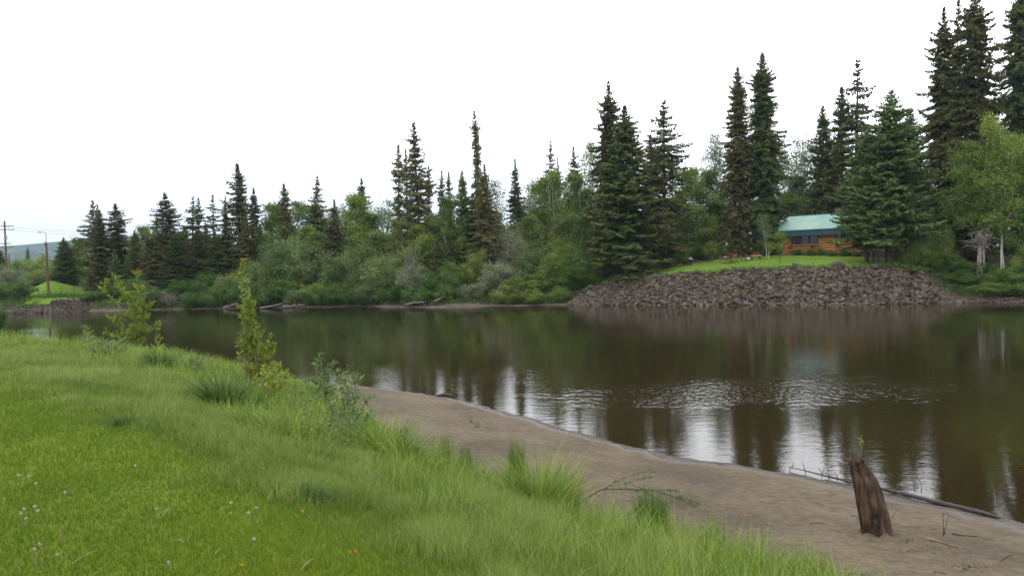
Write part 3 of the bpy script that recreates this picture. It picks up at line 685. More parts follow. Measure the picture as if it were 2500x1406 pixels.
# ------------------------------------------------------------------ spruces of the far bank
B_SL = 'bark'
SPR = [  # proto, leaf material, top x, top y, half width px, s, label
 ('broad1','spruce',-2,604,30,75,'dark spruce cut by the left edge of the photo, behind the utility pole'),
 ('broad0','spruce',67,601,15,95,'small dark spruce standing alone above the yellow-green bushes before the hill'),
 ('broad1','spruce',154,578,30,16,'dark conical spruce beside the pale birch at the grassy mound'),
 ('gappy','spruce',224,487,30,12,'tall spruce with layered open boughs, leftmost of the pair where the wood begins'),
 ('slim0','spruce_brown',247,515,30,8,'brown-tinged bushy spruce in front of the first tall layered spruce of the wood'),
 ('gappy','spruce',238,497,18,14,'thin second spire just right of the leftmost layered spruce top'),
 ('slim1','spruce_brown',286,495,28,9,'ragged dark spruce with sky on both sides of its top, above the leafy yellow sapling'),
 ('broad1','spruce_blue',283,610,24,5.5,'young bluish green spruce at the foot of the ragged free-standing spruce'),
 ('broad0','spruce_blue',313,625,22,6,'smaller young bluish spruce with a thin leader, next to the other bluish one'),
 ('broad1','spruce',330,560,24,8,'short dark spruce at the left edge of the dense dark spruce group'),
 ('broad0','spruce',380,522,34,7,'broad dark spruce with pointed green tip in front of the brown-topped spruce'),
 ('slim1','spruce_brown',406,470,32,9,'spruce with a brown cone-laden top, tallest of the dark group between the two leafy saplings'),
 ('broad1','spruce',425,560,34,6,'wide low spruce filling the bank below the brown cone-laden top'),
 ('gappy','spruce',466,478,30,10,'spruce with wide level branches and sky gaps, right of the brown-topped one'),
 ('slim2','spruce',484,483,17,12,'thin dark spruce spire close beside the spruce with wide level branches'),
 ('broad0','spruce_brown',478,560,36,6.5,'low broad olive spruce below the two close thin spires'),
 ('gappy','spruce',518,473,30,10,'pointed spruce with upswept branches left of the tallest left-hand spruce'),
 ('broad0','spruce',525,565,36,6.5,'low bushy dark green spruce below the upswept pointed one'),
 ('slim2','spruce',546,479,12,15,'very thin far spire standing in the sky gap left of the tallest left-hand spruce'),
 ('slim0','spruce_brown',576,398,33,10,'tallest spruce of the left half, brown, with a heavy cone-laden top'),
 ('slim2','spruce_brown',590,404,16,11,'short second tip close against the right of the tallest left-hand spruce'),
 ('slim1','spruce',617,457,18,12,'narrow dark spruce just right of the tallest left-hand spruce'),
 ('broad1','spruce_brown',598,520,34,7,'bushy olive spruce in front of the tallest left-hand spruce, behind the thin sapling'),
 ('slim0','spruce_brown',700,447,24,12,'dark column-like spruce standing among leafy birches, second free top right of the tall left spruce'),
 ('broad1','spruce',450,548,30,8,'low dark spruce in the gap right of the wide low one under the brown top'),
 ('broad2','spruce',503,540,26,9,'low dark spruce between the two close thin spires and the upswept one'),
 ('slim3','spruce',556,520,20,11,'narrow mid-height spruce directly left of the tallest left-hand trunk'),
 ('broad2','spruce',632,545,28,8,'low dark spruce at the right end of the dense left spruce group'),
 ('slim3','spruce_brown',365,575,24,6.5,'low brownish spruce left of the broad green-tipped one'),
 ('gappy','spruce',768,427,27,16,'airy spruce with sky showing between its layered branches above the birches'),
 ('slim1','spruce',878,432,19,20,'small dark spruce tip poking up behind a light green birch'),
 ('broad0','spruce_brown',814,485,42,7,'broad low olive-brown spruce reaching down to the willows, mid-left of the bank'),
 ('slim2','spruce',968,350,23,14,'slender spruce with drooping layers, left of the three grouped tall tops'),
 ('slim2','spruce',990,364,15,16,'thin half-hidden spruce between two taller slender ones'),
 ('slim1','spruce_brown',1019,297,33,11,'tall blunt-topped shaggy spruce, thickest of the three grouped tops'),
 ('slim2','spruce',1042,405,15,15,'short thin spruce close behind the shaggy blunt-topped one'),
 ('slim2','spruce',1071,416,14,20,'left one of two small twin spruce tips in the distance'),
 ('slim1','spruce',1092,418,15,20,'right one of two small twin spruce tips in the distance'),
 ('broad1','spruce_blue',1128,412,30,11,'fresh green spruce with loose top left of the very thin tall spire'),
 ('spire','spruce',1168,267,22,13,'very thin tall spire-like spruce rising high above a broad one'),
 ('broad0','spruce_brown',1180,398,46,7,'broad full spruce at the foot of the very thin tall spire'),
 ('broad1','spruce',1070,575,24,5.5,'narrow low dark spruce among the bank willows right of the dead grey bush'),
 ('slim3','spruce',1148,470,20,10,'narrow dark spruce between the loose-topped green one and the broad full one'),
 ('broad2','spruce',1098,520,24,8,'mid-height dark spruce under the twin spruce tips'),
 ('slim3','spruce',1002,470,20,11,'narrow spruce low in front of the grouped tall tops'),
 ('broad2','spruce_blue',1428,545,30,8,'green mid-height spruce left of the huge broad spruce'),
 ('broad1','spruce',1257,385,34,13,'spruce with a bottle-shaped crown and layered tip standing free against the sky'),
 ('gappy','spruce',1342,338,19,24,'dark thin spruce top above the light green birch in mid-picture'),
 ('slim2','spruce',1362,382,10,28,'tiny spruce tip beside the thin dark top above the birch'),
 ('slim2','spruce',1403,355,18,24,'small spruce top left of the big spruce group by the stone bank'),
 ('column1','spruce_brown',1482,192,44,9,'tallest spruce of the big group at the left end of the stone bank'),
 ('broad0','spruce',1526,255,88,6.8,'huge broad spruce with boughs down to the stones at the left end of the riprap'),
 ('broad1','spruce_brown',1592,325,62,12,'broad brownish spruce on the right of the huge one, at the corner of the lawn'),
 ('gappy','spruce',1613,240,52,15,'open layered spruce behind the group, bare gaps of sky between its branches'),
 ('column','spruce_brown',1797,163,42,18,'tall narrow brown spruce, left one of the pair behind the garden chairs'),
 ('column','spruce',1861,127,50,18,'tall knobbly dark green spruce with drooping tip, right one of the pair behind the chairs'),
 ('broad1','spruce',2010,253,44,31,'dark spruce rising directly behind the cabin roof, left one of three'),
 ('slim0','spruce',2052,208,34,29,'narrow spruce behind the cabin, middle one of three'),
 ('gappy','spruce_brown',2087,140,56,27,'tallest spruce behind the cabin with uneven branches sticking out near its top'),
 ('clump','spruce_blue',2163,218,88,6.5,'large fresh green spruce in the many-trunked clump before the cabin'),
 ('clump','spruce_blue',2112,300,62,7.2,'left-hand green spruce of the many-trunked clump, hiding the cabin window'),
 ('clump','spruce',2216,262,58,8.0,'right-hand darker spruce of the many-trunked clump before the cabin'),
 ('clump','spruce_blue',2140,330,60,5.8,'low front spruce of the many-trunked clump at the top of the stones'),
 ('clump','spruce',2185,320,46,7.0,'inner thin spruce of the many-trunked clump, hidden by its neighbours'),
 ('clump','spruce_brown',2128,380,40,6.6,'short inner spruce at the left trunk of the many-trunked clump'),
 ('column1','spruce_brown',2298,12,50,14,'tall dark spruce just right of the clump, leftmost of the giant spruces'),
 ('slim2','spruce',2326,-5,26,15,'slim dark spire between the two giant spruces at the right'),
 ('column1','spruce_brown',2370,-42,66,12,"giant ragged brown spruce, its top cut off by the upper edge"),
 ('column1','spruce',2484,-60,62,17,'giant dark spruce in the upper right corner with open sky-lit branches'),
]
for i, (k, lm, xt, yt, hw, s, lab) in enumerate(SPR):
    g_ = 'tall spruces on the far bank'
    if k.startswith('broad') and hw < 40 or yt > 480: g_ = 'smaller spruces on the far bank'
    if 2100 < xt < 2230: g_ = 'spruce clump in front of the cabin'
    if i % 3 == 1: k = {'slim0': 'slim3', 'slim1': 'slim3', 'gappy': 'gappy1', 'broad0': 'broad2', 'broad1': 'broad2'}.get(k, k)
    if k.startswith('column'): hw *= .84
    farplant('spruce_tree', k, lm, 'bark', xt, yt, hw, s, lab, 'tree', g_)

# ------------------------------------------------------------------ birches and poplars
DEC = [
 ('birch1','birch_leaf','birch_bark',188,575,34,17,'slim birch with a leaning white trunk at the right of the grassy mound'),
 ('birch0','birch_leaf','grey_bark',347,548,34,17,'leafy grey-green birch showing between two dark spruces at the left'),
 ('birch0','birch_leaf','birch_bark',655,490,44,16,'rounded green birch immediately right of the tall left-hand spruces'),
 ('birch1','birch_light','birch_bark',640,560,36,10,'light green birch low in front of the rounded birch'),
 ('birch2','birch_leaf','birch_bark',738,487,46,18,'broad green birch between the column spruce and the airy spruce'),
 ('sparse0','poplar_leaf','grey_bark',800,500,40,20,'thin-crowned tree behind the broad low olive-brown spruce'),
 ('birch1','birch_light','birch_bark',872,465,52,13,'light green pointed birch under the small dark spruce tip'),
 ('sparse1','poplar_leaf','grey_bark',935,478,46,18,'see-through grey-green tree left of the three grouped spruce tops'),
 ('birch1','birch_leaf','birch_bark',925,560,46,9,'full green birch standing below the see-through tree'),
 ('birch0','birch_light','birch_bark',1010,545,48,9,'yellow-green birch hiding the foot of the grouped tall spruces'),
 ('birch1','birch_leaf','birch_bark',1085,470,34,13,'narrow green birch beneath the twin spruce tips'),
 ('sparse0','poplar_leaf','grey_bark',1212,432,38,17,'sparse-leaved tree right of the very thin tall spire'),
 ('sparse1','poplar_leaf','grey_bark',1305,455,40,20,'thin leafy tree right of the bottle-shaped spruce'),
 ('birch2','birch_light','birch_bark',1348,412,48,18,'bright green round-topped birch beneath the thin dark spruce top'),
 ('birch1','birch_leaf','birch_bark',1398,410,40,16,'green birch with white stems showing left of the big spruce group'),
 ('sparse0','poplar_leaf','birch_bark',1442,335,34,18,'lacy poplar leaning against the tallest spruce of the big group'),
 ('birch0','birch_leaf','birch_bark',1450,500,44,11,'dark green birch filling the gap left of the huge broad spruce'),
 ('birch1','birch_leaf','birch_bark',1255,540,44,11,'green birch at the foot of the bottle-shaped spruce'),
 ('birch1','birch_leaf','birch_bark',1690,398,58,24,'wide green birch behind the lawn, right of the layered open spruce'),
 ('birch2','birch_light','birch_bark',1650,470,44,20,'yellowish birch at the shoulder of the brownish spruce by the lawn'),
 ('birch0','birch_leaf','birch_bark',1738,405,48,26,'round birch at the back of the lawn left of the tall spruce pair'),
 ('sparse1','poplar_leaf','grey_bark',1757,308,34,30,'lacy tall poplar touching the left side of the tall spruce pair'),
 ('sparse0','poplar_leaf','grey_bark',1830,245,30,34,'thin poplar crown seen between the two tall spruces of the pair'),
 ('sparse0','poplar_leaf','grey_bark',1890,330,30,34,'thin poplar crown just right of the tall spruce pair'),
 ('sparse1','poplar_leaf','grey_bark',1937,328,62,36,'pale see-through poplar rising behind the left end of the green roof'),
 ('birch1','poplar_leaf','grey_bark',1950,420,60,38,'denser grey-green poplar low behind the green roof'),
 ('sparse0','poplar_leaf','grey_bark',2255,395,44,30,'grey-green tree between the spruce clump and the right-hand giants'),
 ('tallbirch','birch_light','birch_bark',2385,285,84,7,'big light green birch with several white trunks in front of the giant spruces'),
 ('tallbirch','birch_light','birch_bark',2447,255,70,6,'bright birch with two white trunks, close to the right edge of the photo'),
 ('birch1','birch_leaf','birch_bark',2500,420,60,6.5,'leafy birch cut by the right edge of the photo'),
]
DEC += [
 ('birch1','birch_leaf','birch_bark',440,560,34,13,'birch crown filling the gap right of the brown cone-laden spruce top'),
 ('birch0','birch_leaf','grey_bark',548,575,34,12,'green leafy tree low between the upswept spruce and the tallest left spruce'),
 ('birch0','birch_leaf','birch_bark',690,545,44,11,'green birch around the foot of the dark column-like spruce'),
 ('birch1','birch_light','birch_bark',745,545,44,12,'light birch low beneath the airy spruce'),
 ('birch2','birch_leaf','grey_bark',780,565,44,9,'green leafy tree close to the left side of the olive-brown spruce'),
 ('birch0','birch_light','birch_bark',860,545,44,10,'light leafy tree close to the right side of the olive-brown spruce'),
 ('birch1','birch_leaf','grey_bark',895,510,42,14,'green leafy tree below and right of the small dark spruce tip'),
 ('birch1','birch_leaf','birch_bark',965,530,36,10,'birch in front of the slender drooping spruce'),
 ('birch0','birch_leaf','grey_bark',1050,520,38,12,'leafy tree right of the shaggy blunt-topped spruce'),
 ('birch2','birch_leaf','birch_bark',1100,545,40,9,'leafy tree in front of the twin spruce tips, low down'),
 ('birch0','birch_leaf','birch_bark',1215,510,42,12,'green birch beside the right edge of the broad full spruce'),
 ('birch1','birch_light','birch_bark',1290,520,44,12,'light green birch right of the bottle-shaped spruce'),
 ('birch0','birch_leaf','birch_bark',1330,500,44,15,'green leafy tree straight above the grey shed roof'),
 ('birch2','birch_leaf','birch_bark',1390,510,44,13,'green leafy tree above and right of the grey shed roof'),
 ('birch1','birch_leaf','birch_bark',1430,450,38,16,'slender green birch just left of the big spruce group'),
 ('birch0','birch_light','birch_bark',1700,500,50,20,'light leafy tree in front of the wide birch behind the lawn'),
 ('birch1','birch_leaf','birch_bark',1750,480,44,24,'green leafy tree low at the left side of the tall spruce pair'),
 ('birch0','birch_leaf','birch_bark',1925,470,50,34,'green leafy tree directly above the left hip of the cabin roof'),
]
for (k, lm, bm_, xt, yt, hw, s, lab) in DEC:
    farplant('poplar_tree' if k.startswith('sparse') else 'birch_tree', k, lm, bm_, xt, yt, hw, s, lab, 'tree', 'leafy trees on the far bank')

# ------------------------------------------------------------------ shrubs of the far bank
SHR = [
 ('shrub0','birch_light','stems',120,622,55,60,'yellow-green bush mass behind the lamp post and the grassy mound'),
 ('shrub1','birch_light','',180,630,45,50,'yellow-green bush between the lamp post and the dark conical spruce'),
 ('shrub2','birch_leaf','',60,635,40,60,'green bush under the small lone spruce at the far left'),
 ('shrub1','birch_leaf','',215,640,40,40,'green bush behind the white birch by the mound'),
 ('shrub0','shrub_leaf','',75,660,50,32,'dark green bush at the left foot of the grassy mound'),
 ('shrub2','shrub_leaf','',130,665,45,34,'dark green bush behind the top of the grassy mound'),
 ('shrub0','shrub_leaf','',235,665,36,26,'dark green bush at the right foot of the grassy mound'),
 ('willow1','willow_grey','',10,655,45,12,'grey-green willow at the left edge below the utility pole'),
 ('shrub1','shrub_leaf','',50,690,34,5,'low green bush on the left bank above the rubble'),
 ('shrub0','shrub_leaf','',-10,690,40,4.5,'dark bush on the water edge in the far left corner'),
 ('shrub2','shrub_leaf','',222,712,26,3.2,'small bright bush right of the small heap of stones'),
 ('shrub1','shrub_leaf','',280,700,34,4,'dark bush half hidden behind the leafy yellow sapling'),
 ('willow0','willow_leaf','',335,680,40,4.2,'dark willow over the water between the sapling and the brush pile'),
 ('willow1','willow_grey','',398,706,30,2.6,'brownish grey leaning brush at the water edge right of the leafy sapling'),
 ('shrub0','shrub_leaf','',450,680,38,3.8,'green bush beneath the spruce with wide level branches'),
 ('shrub2','shrub_leaf','',508,665,40,4,'green bush beneath the upswept pointed spruce'),
 ('willow1','willow_leaf','',560,670,40,3.8,'willow bush just left of the thin sapling, above the waterline logs'),
 ('willow0','willow_leaf','',625,640,50,4.5,'grey-green willow just right of the thin sapling'),
 ('willow0','willow_leaf','',672,600,58,6.5,'tall rounded willow below the light green birch'),
 ('willow1','willow_leaf','',735,575,62,7,'largest rounded grey-green willow left of the olive-brown spruce'),
 ('shrub1','shrub_leaf','',700,680,44,3.4,'low green bush in front of the largest rounded willow'),
 ('shrub0','shrub_leaf','',765,690,40,2.8,'bright green low bush left below the olive-brown spruce'),
 ('willow1','willow_leaf','',830,620,52,5,'willow in front of the olive-brown spruce'),
 ('willow0','willow_leaf','',885,600,60,5.5,'wide grey-green willow surrounding the pale round object'),
 ('shrub2','shrub_leaf','',835,690,38,2.8,'dark overhanging bush above the shaded water, mid-left'),
 ('willow1','willow_leaf','',940,620,52,4.8,'willow left of the dead grey bush'),
 ('shrub0','shrub_leaf','',925,680,46,2.7,'bright green bush drooping to the water, left of the gravel spit'),
 ('willow1','willow_grey','',1010,640,38,4.2,'pale greyish willow around the dead grey bush'),
 ('shrub1','shrub_leaf','',975,695,36,2.6,'low leafy bush between the drooping bush and the gravel spit'),
 ('shrub0','shrub_leaf','',1060,665,42,3.9,'green bush behind the left tip of the gravel spit'),
 ('shrub2','shrub_leaf','',1110,640,42,4.8,'fresh green bush at the foot of the loose-topped green spruce'),
 ('shrub2','birch_light','',1170,612,46,5.2,'yellow-green bush in front of the broad full spruce'),
 ('willow1','willow_grey','',1215,640,50,4.2,'silvery willow right behind the gravel spit'),
 ('willow0','willow_grey','',1250,565,44,7,'tall silvery willow under the bottle-shaped spruce'),
 ('willow0','willow_leaf','',1300,600,50,6,'willow bush left of the grey shed roof'),
 ('shrub1','shrub_leaf','',1290,670,48,3.2,'bright green bush right of the gravel spit'),
 ('shrub0','shrub_leaf','',1350,610,54,5.5,'leafy bush below the grey shed roof'),
 ('willow0','birch_light','',1375,590,50,6.5,'light green bush right of the grey shed roof'),
 ('shrub2','shrub_leaf','',1425,600,50,6.2,'tall green bush left of the huge broad spruce'),
 ('shrub1','shrub_leaf','',1400,650,48,4.2,'bushy green shrub at the left tip of the stone bank'),
 ('shrub2','birch_light','',1368,700,26,1.8,'low yellow-green plant by the water at the left tip of the stones'),
 ('shrub0','shrub_leaf','',1440,660,34,4.8,'dark bush tucked between the huge spruce and the stones'),
 ('shrub1','shrub_leaf','',1660,575,44,19,'dark bush at the back left corner of the lawn'),
 ('shrub0','shrub_leaf','',1712,582,42,20,'dark leafy bush behind the two garden chairs'),
 ('shrub2','shrub_leaf','',1745,590,30,18,'bush with pale blossoms left of the tall spruce pair'),
 ('shrub1','shrub_leaf','',1640,600,40,14,'low dark hedge bush under the brownish spruce by the lawn'),
 ('shrub0','shrub_leaf','',1800,600,40,22,'dark bush under the tall narrow brown spruce'),
 ('shrub1','shrub_leaf','',1875,590,34,22,'dark bush under the knobbly green spruce'),
 ('shrub0','birch_leaf','',2290,552,46,6.5,'tall pointed green bush right of the spruce clump'),
 ('shrub2','shrub_leaf','',2245,590,44,6,'green bush at the foot of the spruce clump, right side'),
 ('shrub1','shrub_leaf','',2315,622,50,5.0,'wide dark green bush before the giant spruces'),
 ('shrub0','shrub_leaf','',2375,640,50,4.4,'dark bush below the dead pale branches'),
 ('shrub2','shrub_leaf','',2460,652,50,3.6,'green bush in front of the two white birch trunks'),
 ('shrub1','shrub_leaf','',2512,600,36,5,'bush at the right edge below the birches'),
 ('shrub0','shrub_leaf','',2350,665,40,3.2,'low green bush spreading over the right end of the stones'),
 ('shrub2','shrub_leaf','',2215,655,24,4.2,'small leafy bush growing among the upper stones'),
]
SHR += [
 ('shrub0','shrub_leaf','',590,690,36,1.2,'low bush overhanging the dark waterline behind the thin sapling'),
 ('shrub1','shrub_leaf','',655,700,40,1.0,'low bush over the waterline logs right of the thin sapling'),
 ('willow1','willow_leaf','',735,705,42,1.2,'low willow overhanging the mud strip under the largest rounded willow'),
 ('shrub2','shrub_leaf','',800,700,40,1.0,'dark low bush hanging to the water under the willow before the olive-brown spruce'),
 ('shrub1','shrub_leaf','',865,700,36,1.0,'low bush over the shaded water right of the overhanging dark bush'),
 ('willow0','willow_leaf','',905,690,40,1.0,'drooping willow touching the water left of the bright drooping bush'),
 ('shrub0','shrub_leaf','',1020,700,38,1.2,'low bush at the left end of the gravel spit'),
 ('shrub2','shrub_leaf','',1080,695,34,2.6,'small bush standing on top of the gravel spit bank'),
 ('willow1','willow_grey','',1150,690,30,2.8,'small grey willow sprawling behind the gravel spit'),
 ('shrub1','shrub_leaf','',1235,695,36,1.4,'dark bush overhanging the water just right of the gravel spit'),
 ('shrub0','birch_light','',1300,705,34,1.0,'yellowish low bush over the dark undercut bank right of the spit'),
 ('shrub2','shrub_leaf','',530,700,36,1.0,'low green bush at the waterline left of the thin sapling'),
 ('shrub0','shrub_leaf','',470,712,34,1.0,'low bush at the waterline above the pale drift log'),
 ('willow1','willow_leaf','',360,700,34,1.2,'low dark willow at the waterline left of the brush heap'),
 ('shrub1','shrub_leaf','',2420,690,46,1.6,'low dark bush near the reddish mud at the right shore'),
 ('shrub0','shrub_leaf','',2490,690,40,1.8,'low bush at the right edge just above the waterline'),
]
for (k, lm, _, xt, yt, hw, s, lab) in SHR:
    farplant('willow_shrub' if k.startswith('willow') else 'leafy_shrub', k, lm, 'grey_bark', xt, yt, hw, s, lab, 'shrub', 'shrubs on the far bank')

# ------------------------------------------------------------------ the far-off wood that reads as one mass
r = rng(500); wb = MB()
lowp = [spruce_data(61, 9, sp([(0, .9), (.4, .8), (1, .05)], 1.6), nb=5, step=.5, wd=.26), decid_data(62, 9, 2.6, limbs=12, subs=4, leaves=26, leaf=.26, sig=.5), decid_data(63, 9, 2.8, limbs=12, subs=4, leaves=26, leaf=.26, sig=.5, clear=.05)]
def fill(x0, x1, n, smin, smax, ytop, jit):
    for k in range(n):
        x = x0 + (x1 - x0) * (k + r.uniform(0, 1)) / n; s = r.uniform(smin, smax); g_ = behind(x, 600, s); H = at(x, ytop + r.uniform(-jit, jit), g_.y).z - g_.z
        if H < 2: continue
        q = lowp[r.integers(0, 3)]; k2 = H / 9
        Mx = Matrix.Translation(g_) @ Matrix.Rotation(r.uniform(0, 6.28), 4, 'Z') @ Matrix.Diagonal((max(k2, .8), max(k2, .8), k2, 1))
        wb.merge(q[0], Mx); 
fill(250, 640, 14, 14, 24, 600, 20); fill(640, 1480, 30, 14, 26, 545, 22); fill(1600, 1900, 10, 28, 40, 520, 25)
fill(1900, 2260, 8, 36, 46, 470, 25); fill(2220, 2600, 12, 15, 28, 450, 50); fill(-150, 260, 12, 62, 90, 640, 8); fill(1480, 1640, 5, 16, 24, 520, 20)
_lp = lowp; lowp = [_lp[2], _lp[2], _lp[2]]; fill(1600, 1800, 12, 24, 34, 570, 15); fill(1780, 2000, 9, 38, 44, 560, 20); fill(640, 1480, 26, 10, 15, 610, 20); fill(2180, 2320, 6, 22, 30, 560, 15); lowp = _lp
fill(2600, 2900, 5, 8, 25, 350, 50); fill(-320, -60, 6, 8, 30, 600, 20)
tag(wb.build('background_wood', M['shrub_leaf']), kind='stuff', label='dim mass of trees far back behind the bank', cat='wood')

# bank undergrowth: weeds and grass along the top of the stones and the foot of the shrubs
ub = MB(); r = rng(501); PP = []
for k in range(2600):
    x = r.uniform(-50, 2600)
    if 1400 < x < 2300: s = r.uniform(4.3, 5.1)
    elif 100 < x < 215: s = r.uniform(4.4, 6)
    else: s = r.uniform(1.2, 5.5)
    if 1400 < x < 2300 and r.uniform() < (.85 if 1540 < x < 2120 else .4): continue
    g_ = behind(x, 700, s); PP.append((g_.x, g_.y, g_.z, r.uniform(.12, .4) if 1400 < x < 2300 else r.uniform(.2, .8)))
PP = np.array(PP); idx = np.repeat(np.arange(len(PP)), 26); n = len(idx); hgt = PP[idx, 3]
P = PP[idx, :3] + np.stack([r.normal(0, .3, n), r.normal(0, .25, n), np.abs(r.normal(0, .45, n)) * hgt], 1)
V, Fq = rhomb(P, unit(r.normal(0, 1, (n, 3)) + np.array([0, 0, .8])), r.uniform(.1, .26, n), r.uniform(.04, .1, n), r)
ub.add(V, Fq, np.clip(np.repeat(r.uniform(.1, .9, len(PP)), 26) + r.normal(0, .15, n), 0, 1))
tag(ub.build('bank_undergrowth', M['shrub_leaf']), kind='stuff', label='weeds and low growth along the foot of the far bank', cat='undergrowth')

# dead grey bushes and pale branches
def dead_bush(xt, yt, hw, s, lab, seed, n=26, high=False):
    g_ = behind(xt, yt, s); H = at(xt, yt, g_.y).z - g_.z; Rw = hw * g_.y / F; r = rng(seed); mb = MB()
    for k in range(n):
        a = r.uniform(0, 6.28); e = np.array([math.cos(a) * Rw * r.uniform(.3, 1), math.sin(a) * Rw * r.uniform(.3, 1), H * r.uniform(.5, 1)])
        b0 = np.array([0, 0, H * (r.uniform(.6, .85) if high else r.uniform(0, .5))]) * (k > 3);
        if high and k > 3: e = e * np.array([1.3, .8, 1]); e[2] = H * r.uniform(.5, 1.02)
        if high and k <= 3: e = np.array([r.normal(0, .05), 0, H * .85])
        u = np.linspace(0, 1, 6)[:, None]; q = b0 + (e - b0) * u; q[1:] += r.normal(0, .06 * H, (5, 3)) * .5
        add_tube(mb, q, np.linspace(.045, .012, 6), 4)
        for j in range(3):
            v = r.uniform(.4, 1); c = b0 + (e - b0) * v; add_tube(mb, np.linspace(c, c + r.normal(0, .35, 3), 3), [.015, .01, .008], 3)
    root = empty('dead_shrub', g_, 0, lab, 'shrub'); mb.build('branches', M['dead'], root)
dead_bush(1002, 585, 24, 5.0, 'dead grey leafless bush among the willows below the grouped spruces', 1)
dead_bush(1262, 585, 24, 6.2, 'pale twiggy half-dead bush in front of the bottle-shaped spruce', 2)
dead_bush(2392, 548, 40, 3.6, 'bare pale twiggy crown of a small dead tree before the white birch trunks', 3, 30, high=True)
dead_bush(415, 712, 34, 1.4, 'brush heap of dry branches at the waterline right of the leafy sapling', 6, 40)

# leaning logs and roots on the far waterline
def log_on(x0, y0, x1, y1, z0, z1, rad, lab, mat='dead', seed=0, group='drift logs on the far shore'):
    a = onz(x0, y0, z0); b_ = onz(x1, y1, z1); r = rng(seed); u = np.linspace(0, 1, 9)[:, None]
    q = np.array(a) * (1 - u) + np.array(b_) * u; q -= np.array(a); q[1:-1] += r.normal(0, rad * .5, (7, 3)); mb = MB(); add_tube(mb, q, np.linspace(rad, rad * .5, 9), 7)
    for k in range(3):
        c = q[r.integers(2, 8)]; add_tube(mb, np.linspace(c, c + r.normal(0, 1, 3) * rad * 4 + np.array([0, 0, rad * 3]), 3), [rad * .3, rad * .2, rad * .1], 4)
    o = mb.build('drift_log', M[mat], smooth=True); o.location = a; return tag(o, lab, 'log', group)
log_on(460, 748, 540, 744, .25, .35, .12, 'pale drift log lying on mud between the leafy sapling and the thin sapling', seed=1)
log_on(545, 752, 580, 741, .1, .6, .14, 'dark tilted log with roots just left of the thin sapling', 'grey_bark', seed=2)
log_on(636, 752, 690, 741, .1, .6, .10, 'grey leaning stick-like log just right of the thin sapling', seed=3)
log_on(690, 748, 745, 744, .2, .3, .10, 'pale log on the muddy strip beneath the rounded willows', seed=4)
log_on(1060, 735, 1110, 715, .7, 1.4, .09, 'slanting bare trunk above the left tip of the gravel spit', seed=5)
log_on(60, 758, 150, 757, .12, .12, .16, 'long pale timber on the waterline before the small heap of stones', seed=6)
log_on(185, 756, 225, 752, .12, .25, .14, 'short pale timber at the right end of the small heap of stones', seed=7)
log_on(990, 742, 1040, 737, .5, .6, .10, 'weathered log above the mud left of the gravel spit', seed=8)

# ------------------------------------------------------------------ stones of the bank
import bmesh
def rock_mesh(seed):
    r = rng(seed); bm = bmesh.new()
    for k in range(16):
        v = unit(r.normal(0, 1, 3)) * r.uniform(.75, 1); bm.verts.new(v * np.array([1, .8, .62]) * .5)
    g_ = bmesh.ops.convex_hull(bm, input=bm.verts); bmesh.ops.delete(bm, geom=[e for e in g_['geom_interior'] if isinstance(e, bmesh.types.BMVert)], context='VERTS')
    bmesh.ops.bevel(bm, geom=bm.edges[:], offset=.03, segments=1, affect='EDGES')
    bmesh.ops.triangulate(bm, faces=bm.faces[:]); V = np.array([v.co[:] for v in bm.verts]); Fq = np.array([[v.index for v in f.verts] for f in bm.faces]) if bm.verts.index_update() is None else None
    bm.free(); mb = MB(); mb.add(V, Fq, .5); return mb
ROCKS = [rock_mesh(900 + k) for k in range(14)]
rmesh = [mb.mesh('riprap_rock', M['rock']) for mb in ROCKS]
r = rng(77)
def riprap(n, x0, x1, smax_f, szs, nind, label, group, seed):
    r = rng(seed); c = []
    for k in range(n):
        x = r.uniform(x0, x1); sm = smax_f(x)
        if sm <= 0: continue
        s = r.uniform(-.35, sm); d = ray(x, 745); tn = d.x / d.y; Y = float(shoreY(tn)) + s; z = max(far_ground(tn * Y, Y), -.1)
        size = szs * r.uniform(.45, 1.1) * (1.9 if r.uniform() < .05 else 1); c.append((tn * Y, Y, z + size * .12, size))
    c.sort(key=lambda q: -q[3]); rest = MB()
    for k, (X, Y, z, size) in enumerate(c):
        rot = Matrix.Rotation(r.uniform(0, 6.28), 4, 'Z') @ Matrix.Rotation(r.normal(.5, .4), 4, 'X') @ Matrix.Rotation(r.normal(0, .4), 4, 'Y')
        Mx = Matrix.Translation((X, Y, z)) @ rot @ Matrix.Diagonal((size * r.uniform(.8, 1.15), size, size * r.uniform(.9, 1.35), 1)); j = int(r.integers(0, 14))
        if k < nind:
            o = link('riprap_rock', rmesh[j]); o.matrix_world = Mx; tag(o, label, 'rock', group)
        else: rest.merge(ROCKS[j], Mx, r.uniform(0, 1))
    return rest
def rs(x): return float(np.interp(x, [1385, 1400, 1440, 1500, 2190, 2260, 2330, 2345], [0, 1.2, 3.6, 4.7, 4.7, 3.8, 1.6, 0]))
rest = riprap(4200, 1385, 2345, rs, .64, 300, 'brown-grey angular stone on the face of the riprap bank below the lawn', 'riprap stones below the cabin lawn', 5)
tag(rest.build('riprap_stones', M['rock']), kind='stuff', label='packed brown-grey stones covering the bank below the cabin lawn', cat='riprap')
def ls(x): return float(np.interp(x, [20, 60, 120, 140, 200, 215, 216], [.8, 1.2, 2.0, 3.9, 3.9, 2.0, 0]))
rest = riprap(900, 20, 216, ls, .5, 0, '', '', 6)
rest2 = riprap(260, 2330, 2560, lambda x: 1.0 if x > 2470 else .6, .4, 0, '', '', 7)
tag(rest.build('rubble_stones', M['rock']), kind='stuff', label='small heap of brown rubble at the water edge below the grassy mound', cat='rubble')
tag(rest2.build('shore_stones', M['rock']), kind='stuff', label='scattered dark stones on the far shore at the right edge', cat='stones')

